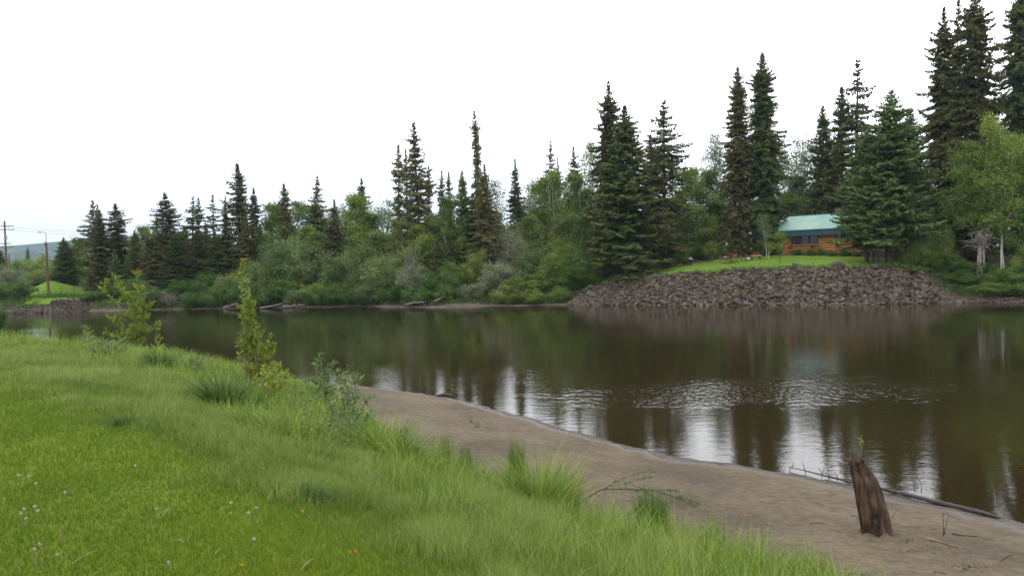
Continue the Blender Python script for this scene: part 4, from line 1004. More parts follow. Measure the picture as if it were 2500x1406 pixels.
# ------------------------------------------------------------------ grassy mound, fence, lamp, poles (far left)
mc = at(121, 700, 112); mc.z = 2.2; mb = MB(); nr_, na = 14, 48; Vv = []
for i in range(nr_):
    u = i / (nr_ - 1)
    for j in range(na):
        a = j / na * 2 * math.pi; ex = 8.2 if math.cos(a) > 0 else 4.8
        h = (1 - u) ** 1.35 * 1.75 if u > .06 else 1.66
        Vv.append((math.cos(a) * ex * u, math.sin(a) * 4.2 * u, h - .12 * u + fbm(np.array([math.cos(a) * u * 3]), np.array([math.sin(a) * u * 3]), 4)[0] * .12))
Fq = [[i * na + j, i * na + (j + 1) % na, (i + 1) * na + (j + 1) % na, (i + 1) * na + j] for i in range(nr_ - 1) for j in range(na)]
mb.add(Vv, Fq); o = mb.build('grassy_mound', M['farlawn'], smooth=True); o.location = mc; tag(o, kind='structure')
M['pole_wood'] = simplemat('weathered_pole_wood', (0.10, 0.065, 0.05), .85, .1, .3, 3, .2, (1, 1, .1))
M['galv'] = simplemat('galvanised_steel', (0.30, 0.30, 0.31), .5, .5, .1, 3)
M['dark_metal'] = simplemat('dark_metal', (0.03, 0.03, 0.032), .6, .3, .2, 5)
# fence
root = empty('wire_fence', at(150, 714, 103.5), 0, 'thin wire fence with dark posts in front of the grassy mound', 'fence')
root.location.z = 2.0; fx = [-4.6, -3.0, -1.5, 0, 1.6, 3.1, 4.7, 6.4]
for x in fx:
    mb = MB(); add_tube(mb, [(x, 0, -.2), (x, 0, 1.15)], .035, 6); mb.build('post', M['dark_metal'], root)
mb = MB()
for z in (.25, .6, .95): add_tube(mb, [(fx[0], 0, z), (fx[-1], 0, z)], .008, 4)
mb.build('wire', M['dark_metal'], root)
# wooden pole
b0 = at(118, 716, 103); t0 = at(113, 592, 103)
root = empty('wooden_pole', (b0.x, b0.y, 1.9), 0, 'dark brown wooden pole standing in front of the grassy mound', 'pole'); H = t0.z - 1.9
mb = MB(); add_tube(mb, [(0, 0, -.3), (0, 0, H * .5), (0, 0, H)], [.17, .15, .12], 10); mb.build('shaft', M['pole_wood'], root, True)
mb = MB(); add_tube(mb, [(0, 0, H), (-.3, 0, H + .15), (-.45, 0, H + .12)], [.03, .03, .03], 6); box(mb, (-.12, 0, H - .3), (.16, .16, .3)); mb.build('bracket', M['dark_metal'], root)
# street lamp
b0 = at(113, 700, 121); t0 = at(110, 569, 121); H = t0.z - 2.3
root = empty('street_lamp', (t0.x + .12, t0.y, 2.3), 0, 'tall grey street lamp with a short arm to the left, behind the wooden pole', 'lamp post')
mb = MB(); add_tube(mb, [(0, 0, -.2), (0, 0, H * .6), (0, 0, H)], [.11, .09, .06], 10); mb.build('shaft', M['galv'], root, True)
mb = MB(); add_tube(mb, [(0, 0, H - .02), (-.15, 0, H + .12), (-.5, 0, H + .2), (-.75, 0, H + .2)], .035, 6); mb.build('arm', M['galv'], root, True)
mb = MB(); add_tube(mb, [(-.6, 0, H + .19), (-.8, 0, H + .2), (-1.1, 0, H + .19), (-1.25, 0, H + .17)], [.05, .1, .09, .03], 8); mb.build('lamp_head', M['galv'], root, True)
# utility pole
Yp = 150; b0 = at(12, 668, Yp); t0 = at(9, 540, Yp); H = t0.z - 2.3
root = empty('utility_pole', (t0.x + .15, Yp, 2.3), R_(12), 'tall utility pole with crossarms and insulators at the left edge', 'utility pole')
mb = MB(); add_tube(mb, [(0, 0, -.3), (0, 0, H * .5), (0, 0, H)], [.22, .19, .14], 10); mb.build('shaft', M['pole_wood'], root, True)
for z, L, sgn in ((H - .95, 2.6, .5), (H - 1.6, 3.2, .35), (H - 4.2, 1.8, .4), (H - 4.9, 2.2, .5)):
    mb = MB(); box(mb, (L * (sgn - .3) * .5, -.2, z), (L, .12, .12)); arm = mb.build('crossarm', M['pole_wood'], root)
    for q in (-.45, -.15, .2, .45):
        mb = MB(); add_tube(mb, [(L * (sgn - .3) * .5 + q * L, -.2, z + .06), (L * (sgn - .3) * .5 + q * L, -.2, z + .26)], [.05, .035], 6); mb.build('insulator', M['galv'], arm)
mb = MB(); add_tube(mb, [(.25, -.1, H - 3.4), (.25, -.1, H - 2.7)], .16, 8); mb.build('transformer', M['galv'], root, True)
mb = MB(); p0 = Vector((t0.x, Yp, t0.z - 1.5)); p1 = at(330, 572, 145)
for dz in (0, .55):
    u = np.linspace(0, 1, 24)[:, None]; q = np.array(p0) * (1 - u) + np.array(p1) * u; q[:, 2] += dz - 4 * .5 * (u * (1 - u))[:, 0]; add_tube(mb, q, .022, 4)
tag(mb.build('power_line', M['dark_metal']), 'pair of thin power lines running right from the utility pole', 'cable')
# second distant thin pole
b0 = at(22, 625, 160); root = empty('short_pole', (b0.x, 160, 2.3), 0, 'shorter brown pole just right of the tall utility pole', 'pole')
mb = MB(); add_tube(mb, [(0, 0, -.3), (0, 0, b0.z - 2.3)], [.14, .1], 8); mb.build('shaft', M['pole_wood'], root, True)
mb = MB(); add_tube(mb, [(0, 0, b0.z - 2.3), (0, 0, b0.z - 1.9)], [.16, .06], 8); mb.build('cap', M['dark_metal'], root, True)

# grey shed roof in the trees
M['shed_roof'] = simplemat('grey_shingles', (0.085, 0.072, 0.068), .9, .1, .2, 3, .3, (1, 1, 3))
M['shed_wall'] = simplemat('weathered_boards', (0.10, 0.085, 0.07), .9, .1, .25, 3, .2, (3, 3, .3))
g_ = behind(1358, 580, 15); g_ = Vector((g_.x, g_.y, g_.z)); zt = at(1358, 534, g_.y).z; ze = at(1358, 578, g_.y).z
root = empty('shed', g_, R_(8), 'small shed with a grey roof hidden in the bushes left of the big spruce group', 'shed')
hw_ = .7; H = ze - g_.z
mb = MB(); box(mb, (0, 1.4, H / 2 - .2), (hw_ * 2, 2.6, H + .4)); mb.build('wall', M['shed_wall'], root)
mb = MB(); hr = zt - ze
mb.add([(-hw_ - .3, -.2, H - .1), (hw_ + .3, -.2, H - .1), (hw_ + .3, 1.4, H + hr), (-hw_ - .3, 1.4, H + hr), (-hw_ - .3, 3, H - .1), (hw_ + .3, 3, H - .1),
        (-hw_ - .3, -.2, H - .22), (hw_ + .3, -.2, H - .22), (hw_ + .3, 1.4, H + hr - .12), (-hw_ - .3, 1.4, H + hr - .12), (-hw_ - .3, 3, H - .22), (hw_ + .3, 3, H - .22)],
       [[0, 1, 2, 3], [3, 2, 5, 4], [6, 9, 8, 7], [9, 10, 11, 8], [0, 6, 7, 1], [4, 5, 11, 10], [0, 3, 9, 6], [3, 4, 10, 9], [1, 7, 8, 2], [2, 8, 11, 5]])
mb.build('roof', M['shed_roof'], root)
# pale round object among the willows
g_ = behind(873, 660, 4.3); c = at(873, 661, g_.y)
root = empty('pale_disc', (c.x, c.y, g_.z), 0, 'pale round dish-like object half hidden among willow leaves', 'disc'); H = c.z - g_.z
mb = MB(); th = np.linspace(0, 2 * math.pi, 21)[:-1]
V = [(0, 0, H)] + [(.2 * math.cos(a), -.04, H + .2 * math.sin(a)) for a in th] + [(.4 * math.cos(a), -.14, H + .4 * math.sin(a)) for a in th]
mb.add(V, [[0, 1 + j, 1 + (j + 1) % 20] for j in range(20)]); mb.add(V, [[1 + j, 21 + j, 21 + (j + 1) % 20, 1 + (j + 1) % 20] for j in range(20)])
M['disc'] = simplemat('pale_grey', (0.35, 0.37, 0.36), .6, .3, .1, 3); mb.build('reflector', M['disc'], root, True)
mb = MB(); add_tube(mb, [(0, .05, -.2), (0, .05, H)], .03, 6); mb.build('mast', M['galv'], root)

# ------------------------------------------------------------------ log cabin
P1 = Vector((.315 * 92, 92, 0)); ang = math.atan2(-6.0, 6.2); GZ = 4.72
cab = empty('log_cabin', (P1.x, P1.y, GZ), ang, 'honey-coloured log cabin with a green metal roof behind the lawn', 'cabin')
# local: +x along the front wall to the right, -y outward to the river, z up
def loc(px, py, y=0.0):
    """local x on the front wall line for photo column px"""
    d = ray(px, py); e = Vector((math.cos(ang), math.sin(ang))); n = Vector((-math.sin(ang), math.cos(ang)))
    ox, oy = P1.x + n.x * y, P1.y + n.y * y; tn = d.x / d.y
    return (tn * oy - ox) / (e.x - tn * e.y)
m, t, b = newmat('varnished_logs'); M['log'] = m
n1 = noise(t, 3, 5, stretch=(.25, 1, 4))
t.links.new(ramp(t, math_(t, 'ADD', math_(t, 'MULTIPLY', n1, .7), math_(t, 'MULTIPLY', tintattr(t), .3)), ((.3, (.16, .058, .016)), (.55, (.30, .115, .032)), (.75, (.42, .19, .06)))), b.inputs['Base Color'])
b.inputs['Roughness'].default_value = .5
m, t, b = newmat('green_metal_roof'); M['roof'] = m
t.links.new(ramp(t, noise(t, .8, 3), ((.35, (.085, .20, .165)), (.65, (.125, .255, .215)))), b.inputs['Base Color']); b.inputs['Roughness'].default_value = .42; b.inputs['Specular IOR Level'].default_value = .6
wv = t.nodes.new('ShaderNodeTexWave'); wv.inputs['Scale'].default_value = 1.6; wv.bands_direction = 'X'; c_ = t.nodes.new('ShaderNodeTexCoord'); t.links.new(c_.outputs['Object'], wv.inputs[0]); bump(t, b, wv.outputs[1], .25, .03)
M['fascia'] = simplemat('dark_teal_fascia', (0.012, 0.048, 0.062), .5, .3, .15, 2)
M['frame'] = simplemat('dark_window_frame', (0.03, 0.025, 0.022), .6, .3, .1, 4)
m, t, b = newmat('window_glass'); M['glass'] = m; b.inputs['Base Color'].default_value = (.008, .009, .010, 1); b.inputs['Roughness'].default_value = .06; b.inputs['Specular IOR Level'].default_value = .5
wx0 = loc(1917, 600); XE = 15.4; WH = 2.55; lr = .135
mb = MB(); r = rng(8); z = .12; k = 0
wins = [(loc(1933, 590), loc(1999, 590), 1.02, 2.3), (loc(2042, 590), loc(2072, 590), 1.02, 2.3), (loc(2150, 590), loc(2172, 590), 1.02, 2.3)]
while z < WH:
    segs = [(wx0 - .25 * (k % 2), XE)]
    for a, b_, z0, z1 in wins:
        if z0 - .02 < z < z1 + .02:
            segs = [s2 for s0, s1 in segs for s2 in ([(s0, a), (b_, s1)] if s0 < a and s1 > b_ else [(s0, s1)])]
    for s0, s1 in segs:
        xs = np.linspace(s0, s1, 8); add_tube(mb, np.stack([xs, r.normal(0, .008, 8), np.full(8, z)], 1), lr, 10, r.uniform(0, 1))
    add_tube(mb, [(wx0, -.25 * ((k + 1) % 2), z), (wx0, 7, z)], lr, 10, r.uniform(0, 1))
    z += lr * 1.96; k += 1
box(mb, ((wx0 + XE) / 2, 7.1, WH / 2), (XE - wx0, .2, WH)); box(mb, (XE - .1, 3.5, WH / 2), (.2, 7, WH), t=.3)
box(mb, ((wx0 + XE) / 2, .9, WH / 2), (XE - wx0 - .4, .06, WH), t=.05)
mb.build('log_wall', M['log'], cab, True)
mb = MB(); box(mb, ((wx0 + XE) / 2, 3.4, -.25), (XE - wx0, 7.2, .6)); mb.build('foundation', M['shed_roof'], cab)
for a, b_, z0, z1 in wins:
    mb = MB(); cx = (a + b_) / 2; wd_ = b_ - a; n = 3 if wd_ > 2 else 1
    box(mb, (cx, -.1, z1 - .05), (wd_, .12, .1)); box(mb, (cx, -.1, z0 + .05), (wd_, .12, .1))
    for q in range(n + 1): box(mb, (a + .05 + (wd_ - .1) * q / n, -.098, (z0 + z1) / 2), (.1, .115, z1 - z0 - .2))
    f_ = mb.build('window', M['frame'], cab)
    mb = MB(); box(mb, (cx, -.04, (z0 + z1) / 2), (wd_ - .08, .03, z1 - z0 - .1)); mb.build('pane', M['glass'], f_)
    mb = MB(); box(mb, (cx, -.2, z0 - .05), (wd_ + .2, .2, .09)); mb.build('sill', M['log'], f_)
# roof: hip at the left, ridge along x
EZ = 7.38 - GZ; RZ = EZ + 1.75; ex0 = -.9; ov = -1.0
E = [(ex0, ov, EZ), (XE + .8, ov, EZ), (XE + .8, 8, EZ), (ex0, 8, EZ)]; rg = [(ex0 + 2.4, 3.5, RZ), (XE + .8, 3.5, RZ)]
V = E + rg + [(x, y, z - .08) for x, y, z in E + rg]
mb = MB(); mb.add(V, [[0, 1, 5, 4], [2, 3, 4, 5], [6, 10, 11, 7], [8, 11, 10, 9], [0, 6, 7, 1], [2, 8, 9, 3], [3, 9, 6, 0]]); mb.add(V, [[3, 0, 4], [9, 10, 6], [1, 2, 5], [7, 11, 8]])
rf = mb.build('roof', M['roof'], cab)
mb = MB(); box(mb, ((ex0 + XE) / 2 + .4, ov + .16, EZ - .40), (XE + .6 - ex0, .08, .60)); box(mb, (ex0 + .16, 3.5, EZ - .40), (.08, 8.5, .60)); mb.build('fascia', M['fascia'], cab)
mb = MB(); box(mb, (XE * .42, 5.2, RZ), (.6, .6, 1.3)); mb.build('chimney', M['shed_roof'], rf)
mb = MB(); add_tube(mb, [(ex0 + 2.4, 3.5, RZ + .02), (XE + .8, 3.5, RZ + .02)], .07, 6); mb.build('ridge_cap', M['fascia'], rf)
for px in (ex0 + .6, ):
    mb = MB(); add_tube(mb, [(px, ov + .4, -.2), (px, ov + .4, EZ - .2)], .11, 8); mb.build('porch_post', M['log'], cab, True)
mb = MB(); x_ = loc(2203, 600, -1); add_tube(mb, [(x_, -1.0, -.2), (x_, -1.0, EZ - .3)], .07, 8); mb.build('porch_post', M['disc'], cab, True)
# hanging flower baskets
for px, py in ((1928, 603), (1983, 600), (2043, 597)):
    x_ = loc(px, py, -.45); p = cab.matrix_basis @ Vector((x_, -.45, 0)); zc = at(px, py, p.y).z
    root = empty('flower_basket', (p.x, p.y, zc), ang, {1928: 'hanging flower basket at the left end of the wide cabin window', 1983: 'hanging flower basket near the right end of the wide cabin window', 2043: 'hanging flower basket between the wide and the second cabin window'}[px], 'flower basket', 'flower baskets on the cabin wall')
    mb = MB(); add_tube(mb, [(0, 0, -.2), (0, 0, -.1), (0, 0, .02)], [.06, .15, .18], 10); add_tube(mb, [(0, 0, 0), (0, .3, .1)], .012, 4); mb.build('basket', M['bark'], root)
    r = rng(px); n = 120; mb = MB(); V, Fq = rhomb(r.normal(0, .1, (n, 3)) + [0, 0, .05], unit(r.normal(0, 1, (n, 3))), r.uniform(.05, .1, n), r.uniform(.03, .06, n), r); mb.add(V, Fq, r.uniform(0, 1, n)); mb.build('flowers', M['shrub_leaf'] if px != 1928 else M['willow_grey'], root)
# bed of perennials along the wall
for k, (px, py, hw, hh) in enumerate([(1945, 612, 16, 12), (1975, 611, 15, 12), (2003, 607, 12, 16), (2030, 611, 12, 12), (2062, 612, 14, 14), (2090, 612, 12, 12)]):
    x_ = loc(px, py, -1.0); p = cab.matrix_basis @ Vector((x_, -1.0, 0)); gz = far_ground(p.x, p.y)
    plant('flower_bed_plant', 'shrub%d' % (k % 3), 'shrub_leaf', 'grey_bark', (p.x, p.y, gz), hh * p.y / F * 1.3, hw * p.y / F,
          ['leafy plant at the left corner of the cabin wall', 'low leafy plant under the wide cabin window', 'taller leafy plant under the right part of the wide window', 'leafy plant in front of the orange logs between the windows', 'leafy plant under the second cabin window', 'leafy plant half hidden at the edge of the spruce clump by the cabin'][k], 'plant', 'plants along the cabin wall')

# ------------------------------------------------------------------ garden furniture on the lawn
M['teak'] = simplemat('reddish_garden_wood', (0.16, 0.06, 0.035), .7, .2, .3, 8)
def chair(px, py, rz, lab):
    p = far_hit(px, py); root = empty('garden_chair', p, rz, lab, 'chair', 'wooden chairs on the lawn'); t_ = M['teak']
    mb = MB()
    for k in range(6): box(mb, (0, -.22 + k * .088, .43), (.5, .07, .03))
    mb.build('seat', t_, root)
    mb = MB(); box(mb, (0, .26, .92), (.54, .04, .07)); box(mb, (0, .25, .52), (.5, .03, .05))
    for k in range(6): box(mb, (-.22 + k * .088, .255, .72), (.05, .025, .36))
    mb.build('backrest', t_, root)
    for sx_ in (-1, 1):
        mb = MB(); box(mb, (sx_ * .25, -.23, .3), (.05, .05, .66)); mb.build('leg', t_, root)
        mb = MB(); box(mb, (sx_ * .25, .26, .46), (.05, .05, .96)); mb.build('leg', t_, root)
        mb = MB(); box(mb, (sx_ * .27, 0, .64), (.07, .56, .03)); mb.build('armrest', t_, root)
    return root
chair(1765, 643, R_(75), 'reddish wooden garden chair at the left of the small lawn table')
chair(1792, 641, R_(-30), 'reddish wooden garden chair right behind the small lawn table')
chair(1815, 638, R_(-100), 'wooden garden chair standing apart, right of the table near the spruce pair')
p = far_hit(1779, 643); root = empty('garden_table', p, R_(15), 'small low wooden garden table between the chairs on the lawn', 'table')
mb = MB()
for k in range(8): box(mb, (0, -.35 + k * .1, .6), (1.0, .08, .03))
mb.build('tabletop', M['teak'], root)
for sx_ in (-1, 1):
    for sy_ in (-1, 1): mb = MB(); add_tube(mb, [(sx_ * .42, sy_ * .3, 0), (sx_ * -.1, sy_ * .3, .6)], .03, 6); mb.build('leg', M['teak'], root)
p = far_hit(1846, 634); root = empty('planter_table', p, R_(10), 'pale bench with a box of red flowers near the spruce pair', 'planter')
mb = MB(); box(mb, (0, 0, .42), (1.15, .5, .06)); mb.build('bench_top', M['disc'], root)
for sx_ in (-1, 1): mb = MB(); box(mb, (sx_ * .45, 0, .2), (.08, .42, .4)); mb.build('leg', M['teak'], root)
r = rng(3); n = 260; mb = MB(); V, Fq = rhomb(r.uniform(-1, 1, (n, 3)) * [.4, .16, .12] + [0, 0, .62], unit(r.normal(0, 1, (n, 3))), r.uniform(.05, .1, n), r.uniform(.04, .08, n), r); mb.add(V, Fq, r.uniform(0, 1, n))
M['red_flower'] = leafmat('red_flowers', (.12, .015, .01), (.25, .04, .02), (.32, .08, .05), .2, .1); mb.build('red_flowers', M['red_flower'], root)
mb = MB(); box(mb, (0, 0, .5), (.85, .36, .12)); mb.build('flower_box', M['teak'], root)
p = far_hit(1828, 636); mb = MB(); mb.merge(ROCKS[3], Matrix.Translation((0, 0, .15)) @ Matrix.Scale(.7, 4)); o = mb.build('garden_rock', M['galv']); o.location = p; tag(o, 'grey boulder on the lawn edge between the lone chair and the planter bench', 'rock')

# young trees on the lawn
def lawn_tree(xb, yb, xt, yt, hw, key, lm, bark, lab):
    p = far_hit(xb, yb); H = at(xt, yt, p.y).z - p.z; return plant('young_tree', key, lm, bark, p, H, hw * p.y / F, lab, 'tree', 'young trees on the cabin lawn')
yt_ = decid_data(71, 4, 1.2, clear=.38, limbs=14, subs=4, leaves=30, leaf=.12, sig=.2, asc=.6, trunkr=.013)
PROT['young'] = (yt_, 4, 1.2); PROT['young2'] = (decid_data(72, 4, 1.1, clear=.35, limbs=14, subs=4, leaves=30, leaf=.12, sig=.2, stems=2, trunkr=.012), 4, 1.1)
lawn_tree(1904, 641, 1903, 562, 20, 'young', 'yellow_leaf', 'bark', 'young yellow-green tree with a dark stem on the lawn before the cabin corner')
lawn_tree(1879, 632, 1878, 592, 14, 'young2', 'yellow_leaf', 'birch_bark', 'small yellow-green tree with twin pale stems, left of the dark-stemmed one')
lawn_tree(1872, 628, 1869, 520, 17, 'sparse0', 'poplar_leaf', 'birch_bark', 'thin airy birch sapling at the left corner of the cabin roof')

# ------------------------------------------------------------------ near bank: stump, log, sticks
m, t, b = newmat('rotten_wood'); M['stump'] = m
n1 = noise(t, 13, 8, stretch=(1, 1, .10), rough=.7); n2 = noise(t, 4, 5)
t.links.new(ramp(t, math_(t, 'ADD', math_(t, 'MULTIPLY', n1, .6), math_(t, 'MULTIPLY', n2, .4)), ((.38, (.007, .0042, .0028)), (.47, (.030, .018, .011)), (.55, (.064, .040, .024)), (.66, (.115, .078, .050)))), b.inputs['Base Color'])
b.inputs['Roughness'].default_value = .85; b.inputs['Specular IOR Level'].default_value = .2; bump(t, b, n1, 1.0, .03)
M['twig'] = simplemat('dark_twig', (0.045, 0.032, 0.026), .85, .15, .35, 20, .3)
M['palestick'] = simplemat('bleached_stick', (0.16, 0.12, 0.085), .85, .15, .3, 20, .3)
p = near_hit(2143, 1306); root = empty('tree_stump', (p.x, p.y, p.z), 0, 'upright rotten brown stump leaning left on the sandbank, with a green twig on top', 'stump')
s_ = p.y / F; nz_, na = 70, 72; Hs = 208 * s_; Vv = []
lx = np.interp; r = rng(4)
for i in range(nz_):
    u = i / (nz_ - 1)
    xl = lx(u, [0, .15, .35, .6, .8, .93, 1], [2109, 2106, 2101, 2095, 2089, 2086, 2094]) - 2143
    xr = lx(u, [0, .1, .3, .5, .7, .8, .92, 1], [2178, 2177, 2170, 2158, 2147, 2134, 2122, 2108]) - 2143
    cx = (xl + xr) / 2 * s_; ax_ = (xr - xl) / 2 * s_; ay = ax_ * lx(u, [0, .6, 1], [.85, .75, .6])
    for j in range(na):
        a = j / na * 2 * math.pi
        gr = 1 + .08 * math.sin(a * 7 + 1.3 * math.sin(u * 3)) + .05 * math.sin(a * 13 + u * 2) + .06 * fbm(np.array([a * 14.]), np.array([u * 3.]), 11)[0] * 2 + .16 * fbm(np.array([a * 2.0]), np.array([u * 2.2]), 9)[0] + .14 * fbm(np.array([a * 6]), np.array([u * 5.]), 10)[0]
        if abs(((a - 4.45 + .25 * u + math.pi) % (2 * math.pi)) - math.pi) < .17 and u > .25: gr *= .80
        gr = 1 + (gr - 1) * (1 if u > .03 else .6); gr *= 1.06 if u < .03 else 1
        top = 0
        if u > .85: top = -.05 * (1 + math.sin(a * 3 + 1)) * (u - .85) / .15
        Vv.append((cx + math.cos(a) * ax_ * gr, math.sin(a) * ay * gr + .12 * u, u * Hs - .06 + top))
Vv.append((Vv[-na][0] - ax_ * .8, .12, Hs - .09))
Fq = [[i * na + j, i * na + (j + 1) % na, (i + 1) * na + (j + 1) % na, (i + 1) * na + j] for i in range(nz_ - 1) for j in range(na)]
mb = MB(); mb.add(Vv, Fq); mb.F[0] = np.array(Fq); c0 = (nz_ - 1) * na
mb.F.append(np.array([[c0 + j, c0 + (j + 1) % na, nz_ * na] for j in range(na)])); mb.T.append(np.full(na, .5))
mb.build('stump_wood', M['stump'], root, True)
for (x, y, a, z) in ((-.24, .045, .04, Hs * .87), (-.17, .045, .03, Hs * .89), (-.27, .05, .024, Hs * .78)):
    mb = MB(); V, Fq = tube([(x, y, z), (x - .01, y - .035, z + .01)], [a * .9, a * .5], 8); mb.add(V, Fq); mb.add(np.vstack([V[-8:], [[x - .01, y - .04, z + .01]]]), [[j, (j + 1) % 8, 8] for j in range(8)]); mb.build('knot', M['twig'], root, True)
mb = MB(); xt = -.18; add_tube(mb, [(xt, .1, Hs - .1), (xt + .01, .1, Hs + .08), (xt - .01, .1, Hs + .19)], [.005, .004, .003], 5); tw_ = mb.build('twig', M['sedge'], root)
r = rng(6); n = 26; mb = MB(); P = np.stack([xt + r.normal(.01, .012, n), .1 + r.normal(0, .012, n), Hs + r.uniform(0, .19, n)], 1); V, Fq = rhomb(P, unit(r.normal(0, 1, (n, 3)) + [0, 0, .8]), r.uniform(.02, .045, n), r.uniform(.01, .018, n), r); mb.add(V, Fq, r.uniform(.3, 1, n)); mb.build('leaves', M['sapling_leaf'], root)
mb = MB(); Vv = []; n_r, n_a = 9, 40
for i in range(n_r):
    u = i / (n_r - 1)
    for j in range(n_a):
        a = j / n_a * 6.2832; rr_ = .12 + .34 * u * (1 + .25 * math.sin(a * 3 + 1)); x_ = p.x + math.cos(a) * rr_ * 1.25; y_ = p.y + math.sin(a) * rr_
        Vv.append((x_, y_, near_z(x_, y_) + .045 * (1 - u) ** 1.5 * (1 + .8 * math.sin(a * 5 + 2) * (1 - u)) - .012 * u * u + .010 * fbm(np.array([x_ * 9]), np.array([y_ * 9]), 3)[0]))
mb.add(Vv, [[i * n_a + j, i * n_a + (j + 1) % n_a, (i + 1) * n_a + (j + 1) % n_a, (i + 1) * n_a + j] for i in range(n_r - 1) for j in range(n_a)])
tag(mb.build('sand_mound', M['sand'], smooth=True), kind='structure')
# clods of disturbed sand around the stump
M['clod'] = simplemat('damp_sand_clod', (0.045, 0.033, 0.025), .85, .2, .3, 30, .6)
r = rng(12); mb = MB()
for (cx, cy, rx, ry, n) in ((2160, 1312, 34, 8, 60), (2115, 1303, 26, 7, 26), (2215, 1318, 24, 6, 34), (2240, 1345, 48, 6, 60), (2280, 1320, 20, 5, 20), (2370, 1385, 55, 10, 50), (2270, 1290, 40, 5, 30), (2100, 1270, 30, 6, 14), (1860, 1272, 20, 8, 10), (2320, 1335, 30, 8, 24), (1660, 1205, 60, 20, 8)):
    for k in range(n):
        x = r.normal(cx, rx * .6); y = r.normal(cy, ry * .6); q = near_hit(x, y); s = abs(r.normal(.012, .007)) + .004
        mb.merge(ROCKS[r.integers(0, 14)], Matrix.Translation(q) @ Matrix.Rotation(r.uniform(0, 6), 4, 'Z') @ Matrix.Diagonal((s * 2.2, s * 2, s * 1.2, 1)))
tag(mb.build('sand_clods', M['clod']), kind='stuff', label='crumbs of damp dark sand scattered around the stump', cat='sand')

# long fallen trunk at the water edge
def zline(px, py, dz=0): 
    q = near_hit(px, py); q = Vector(q)
    if q.z < 0: q = onz(px, py, 0)
    q.z += dz; return q
pts = [(1925, 1139), (1965, 1148), (2010, 1160), (2060, 1171), (2120, 1185), (2200, 1202), (2280, 1222), (2350, 1238), (2400, 1249), (2442, 1262)]
Q = [onz(x, y, .055) for x, y in pts]; rad = [.005, .010, .015, .020, .027, .034, .038, .040, .036, .014]
root = empty('fallen_trunk', Q[0], 0, 'long thin fallen tree trunk lying along the water edge behind the stump', 'log')
q0 = np.array(Q[0]); QQ = np.array(Q) - q0; u = np.linspace(0, 9, 60); C = np.stack([np.interp(u, range(10), QQ[:, k]) for k in range(3)], 1); r = rng(5)
C[:, 2] += np.cumsum(r.normal(0, .0008, 60)); mb = MB(); add_tube(mb, C, np.interp(u, range(10), rad) * r.uniform(.93, 1.07, 60), 10); mb.build('trunk', M['grey_bark'] if 0 else simplemat('wet_dark_bark', (0.036, 0.027, 0.026), .6, .3, .5, 12, .8), root, True)
for (px, py, ex, ey) in ((1933, 1140, 1935, 1128), (1930, 1141, 1926, 1152), (1966, 1148, 1958, 1125), (1966, 1148, 1968, 1164), (2006, 1158, 1997, 1140), (2006, 1158, 2004, 1170), (2008, 1158, 2009, 1143), (2028, 1163, 2010, 1154), (2030, 1164, 2018, 1175), (2045, 1168, 2036, 1152), (2045, 1168, 2040, 1180), (2060, 1171, 2066, 1160), (2079, 1160, 2068, 1132)):
    a = np.array(onz(px, py, .06)) - q0; e = np.array(at(ex, ey, onz(px, py, .06).y - (.06 if ey > py else 0))) - q0; mb = MB(); add_tube(mb, [a, (a + e) / 2 + r.normal(0, .01, 3), e], [.009, .007, .003], 5); mb.build('branch_stub', M['twig'], root)
for path in (((2249, 1203), (2250, 1185), (2243, 1168), (2232, 1155), (2215, 1145), (2200, 1140)), ((2233, 1199), (2231, 1182), (2234, 1170)), ((2180, 1187), (2180, 1170), (2174, 1150), (2166, 1132)), ((2223, 1196), (2222, 1190))):
    Y = onz(*path[0], .06).y; mb = MB(); add_tube(mb, [np.array(at(x, y, Y)) - q0 for x, y in path], np.linspace(.007, .003, len(path)), 5); mb.build('branch_stub', M['twig'], root)

def stick(pp, rad, mat, lab, up=None, grp='sticks lying on the sandbank'):
    q = [np.array(zline(x, y, rad * .8)) for x, y in pp]
    if up: q = [np.array(at(x, y, q[0][1])) if k else q[0] for k, (x, y) in enumerate(pp)]
    r = rng(int(pp[0][0])); q = np.array(q); n = 12; u = np.linspace(0, len(q) - 1, n); c = np.stack([np.interp(u, range(len(q)), q[:, k]) for k in range(3)], 1) - q[0]; c[1:-1] += r.normal(0, rad * .35, (n - 2, 3))
    mb = MB(); add_tube(mb, c, np.linspace(rad, rad * .45, n), 6); o = mb.build('stick', M[mat], smooth=True); o.location = q[0]; return tag(o, lab, 'stick', grp)
stick([(2262, 1316), (2300, 1325), (2345, 1340)], .014, 'palestick', 'pale thick stick on the sand right of the stump, lowest of the sticks there')
stick([(2205, 1283), (2230, 1286), (2290, 1289)], .009, 'palestick', 'thin pale forked stick on the sand just right of the stump')
stick([(2325, 1303), (2350, 1308), (2387, 1310)], .010, 'twig', 'short dark stick on the sand farthest right of the stump')
stick([(2304, 1309), (2303, 1285), (2302, 1250)], .007, 'twig', 'thin twig standing upright in the sand right of the stump', up=1)
stick([(2305, 1305), (2310, 1280), (2316, 1258)], .006, 'twig', 'slanting twig stuck in the sand beside the upright one', up=1)
stick([(2178, 1262), (2184, 1255), (2191, 1241)], .005, 'twig', 'small bent twig rising against the right side of the stump', up=1)
stick([(1977, 1278), (2010, 1277)], .006, 'twig', 'short dark stick lying on the sand left of the stump')
stick([(1854, 1314), (1870, 1319), (1892, 1328)], .008, 'palestick', 'short pale stick on the sand above the front grass')
stick([(1992, 1228), (2010, 1231)], .005, 'twig', 'tiny stick on open sand between the stump and the water, left side')
stick([(2078, 1259), (2100, 1263)], .006, 'twig', 'dark stick touching the left side of the stump')
stick([(2093, 1279), (2095, 1268), (2102, 1262)], .007, 'palestick', 'small whitish forked stick against the left foot of the stump', up=1)
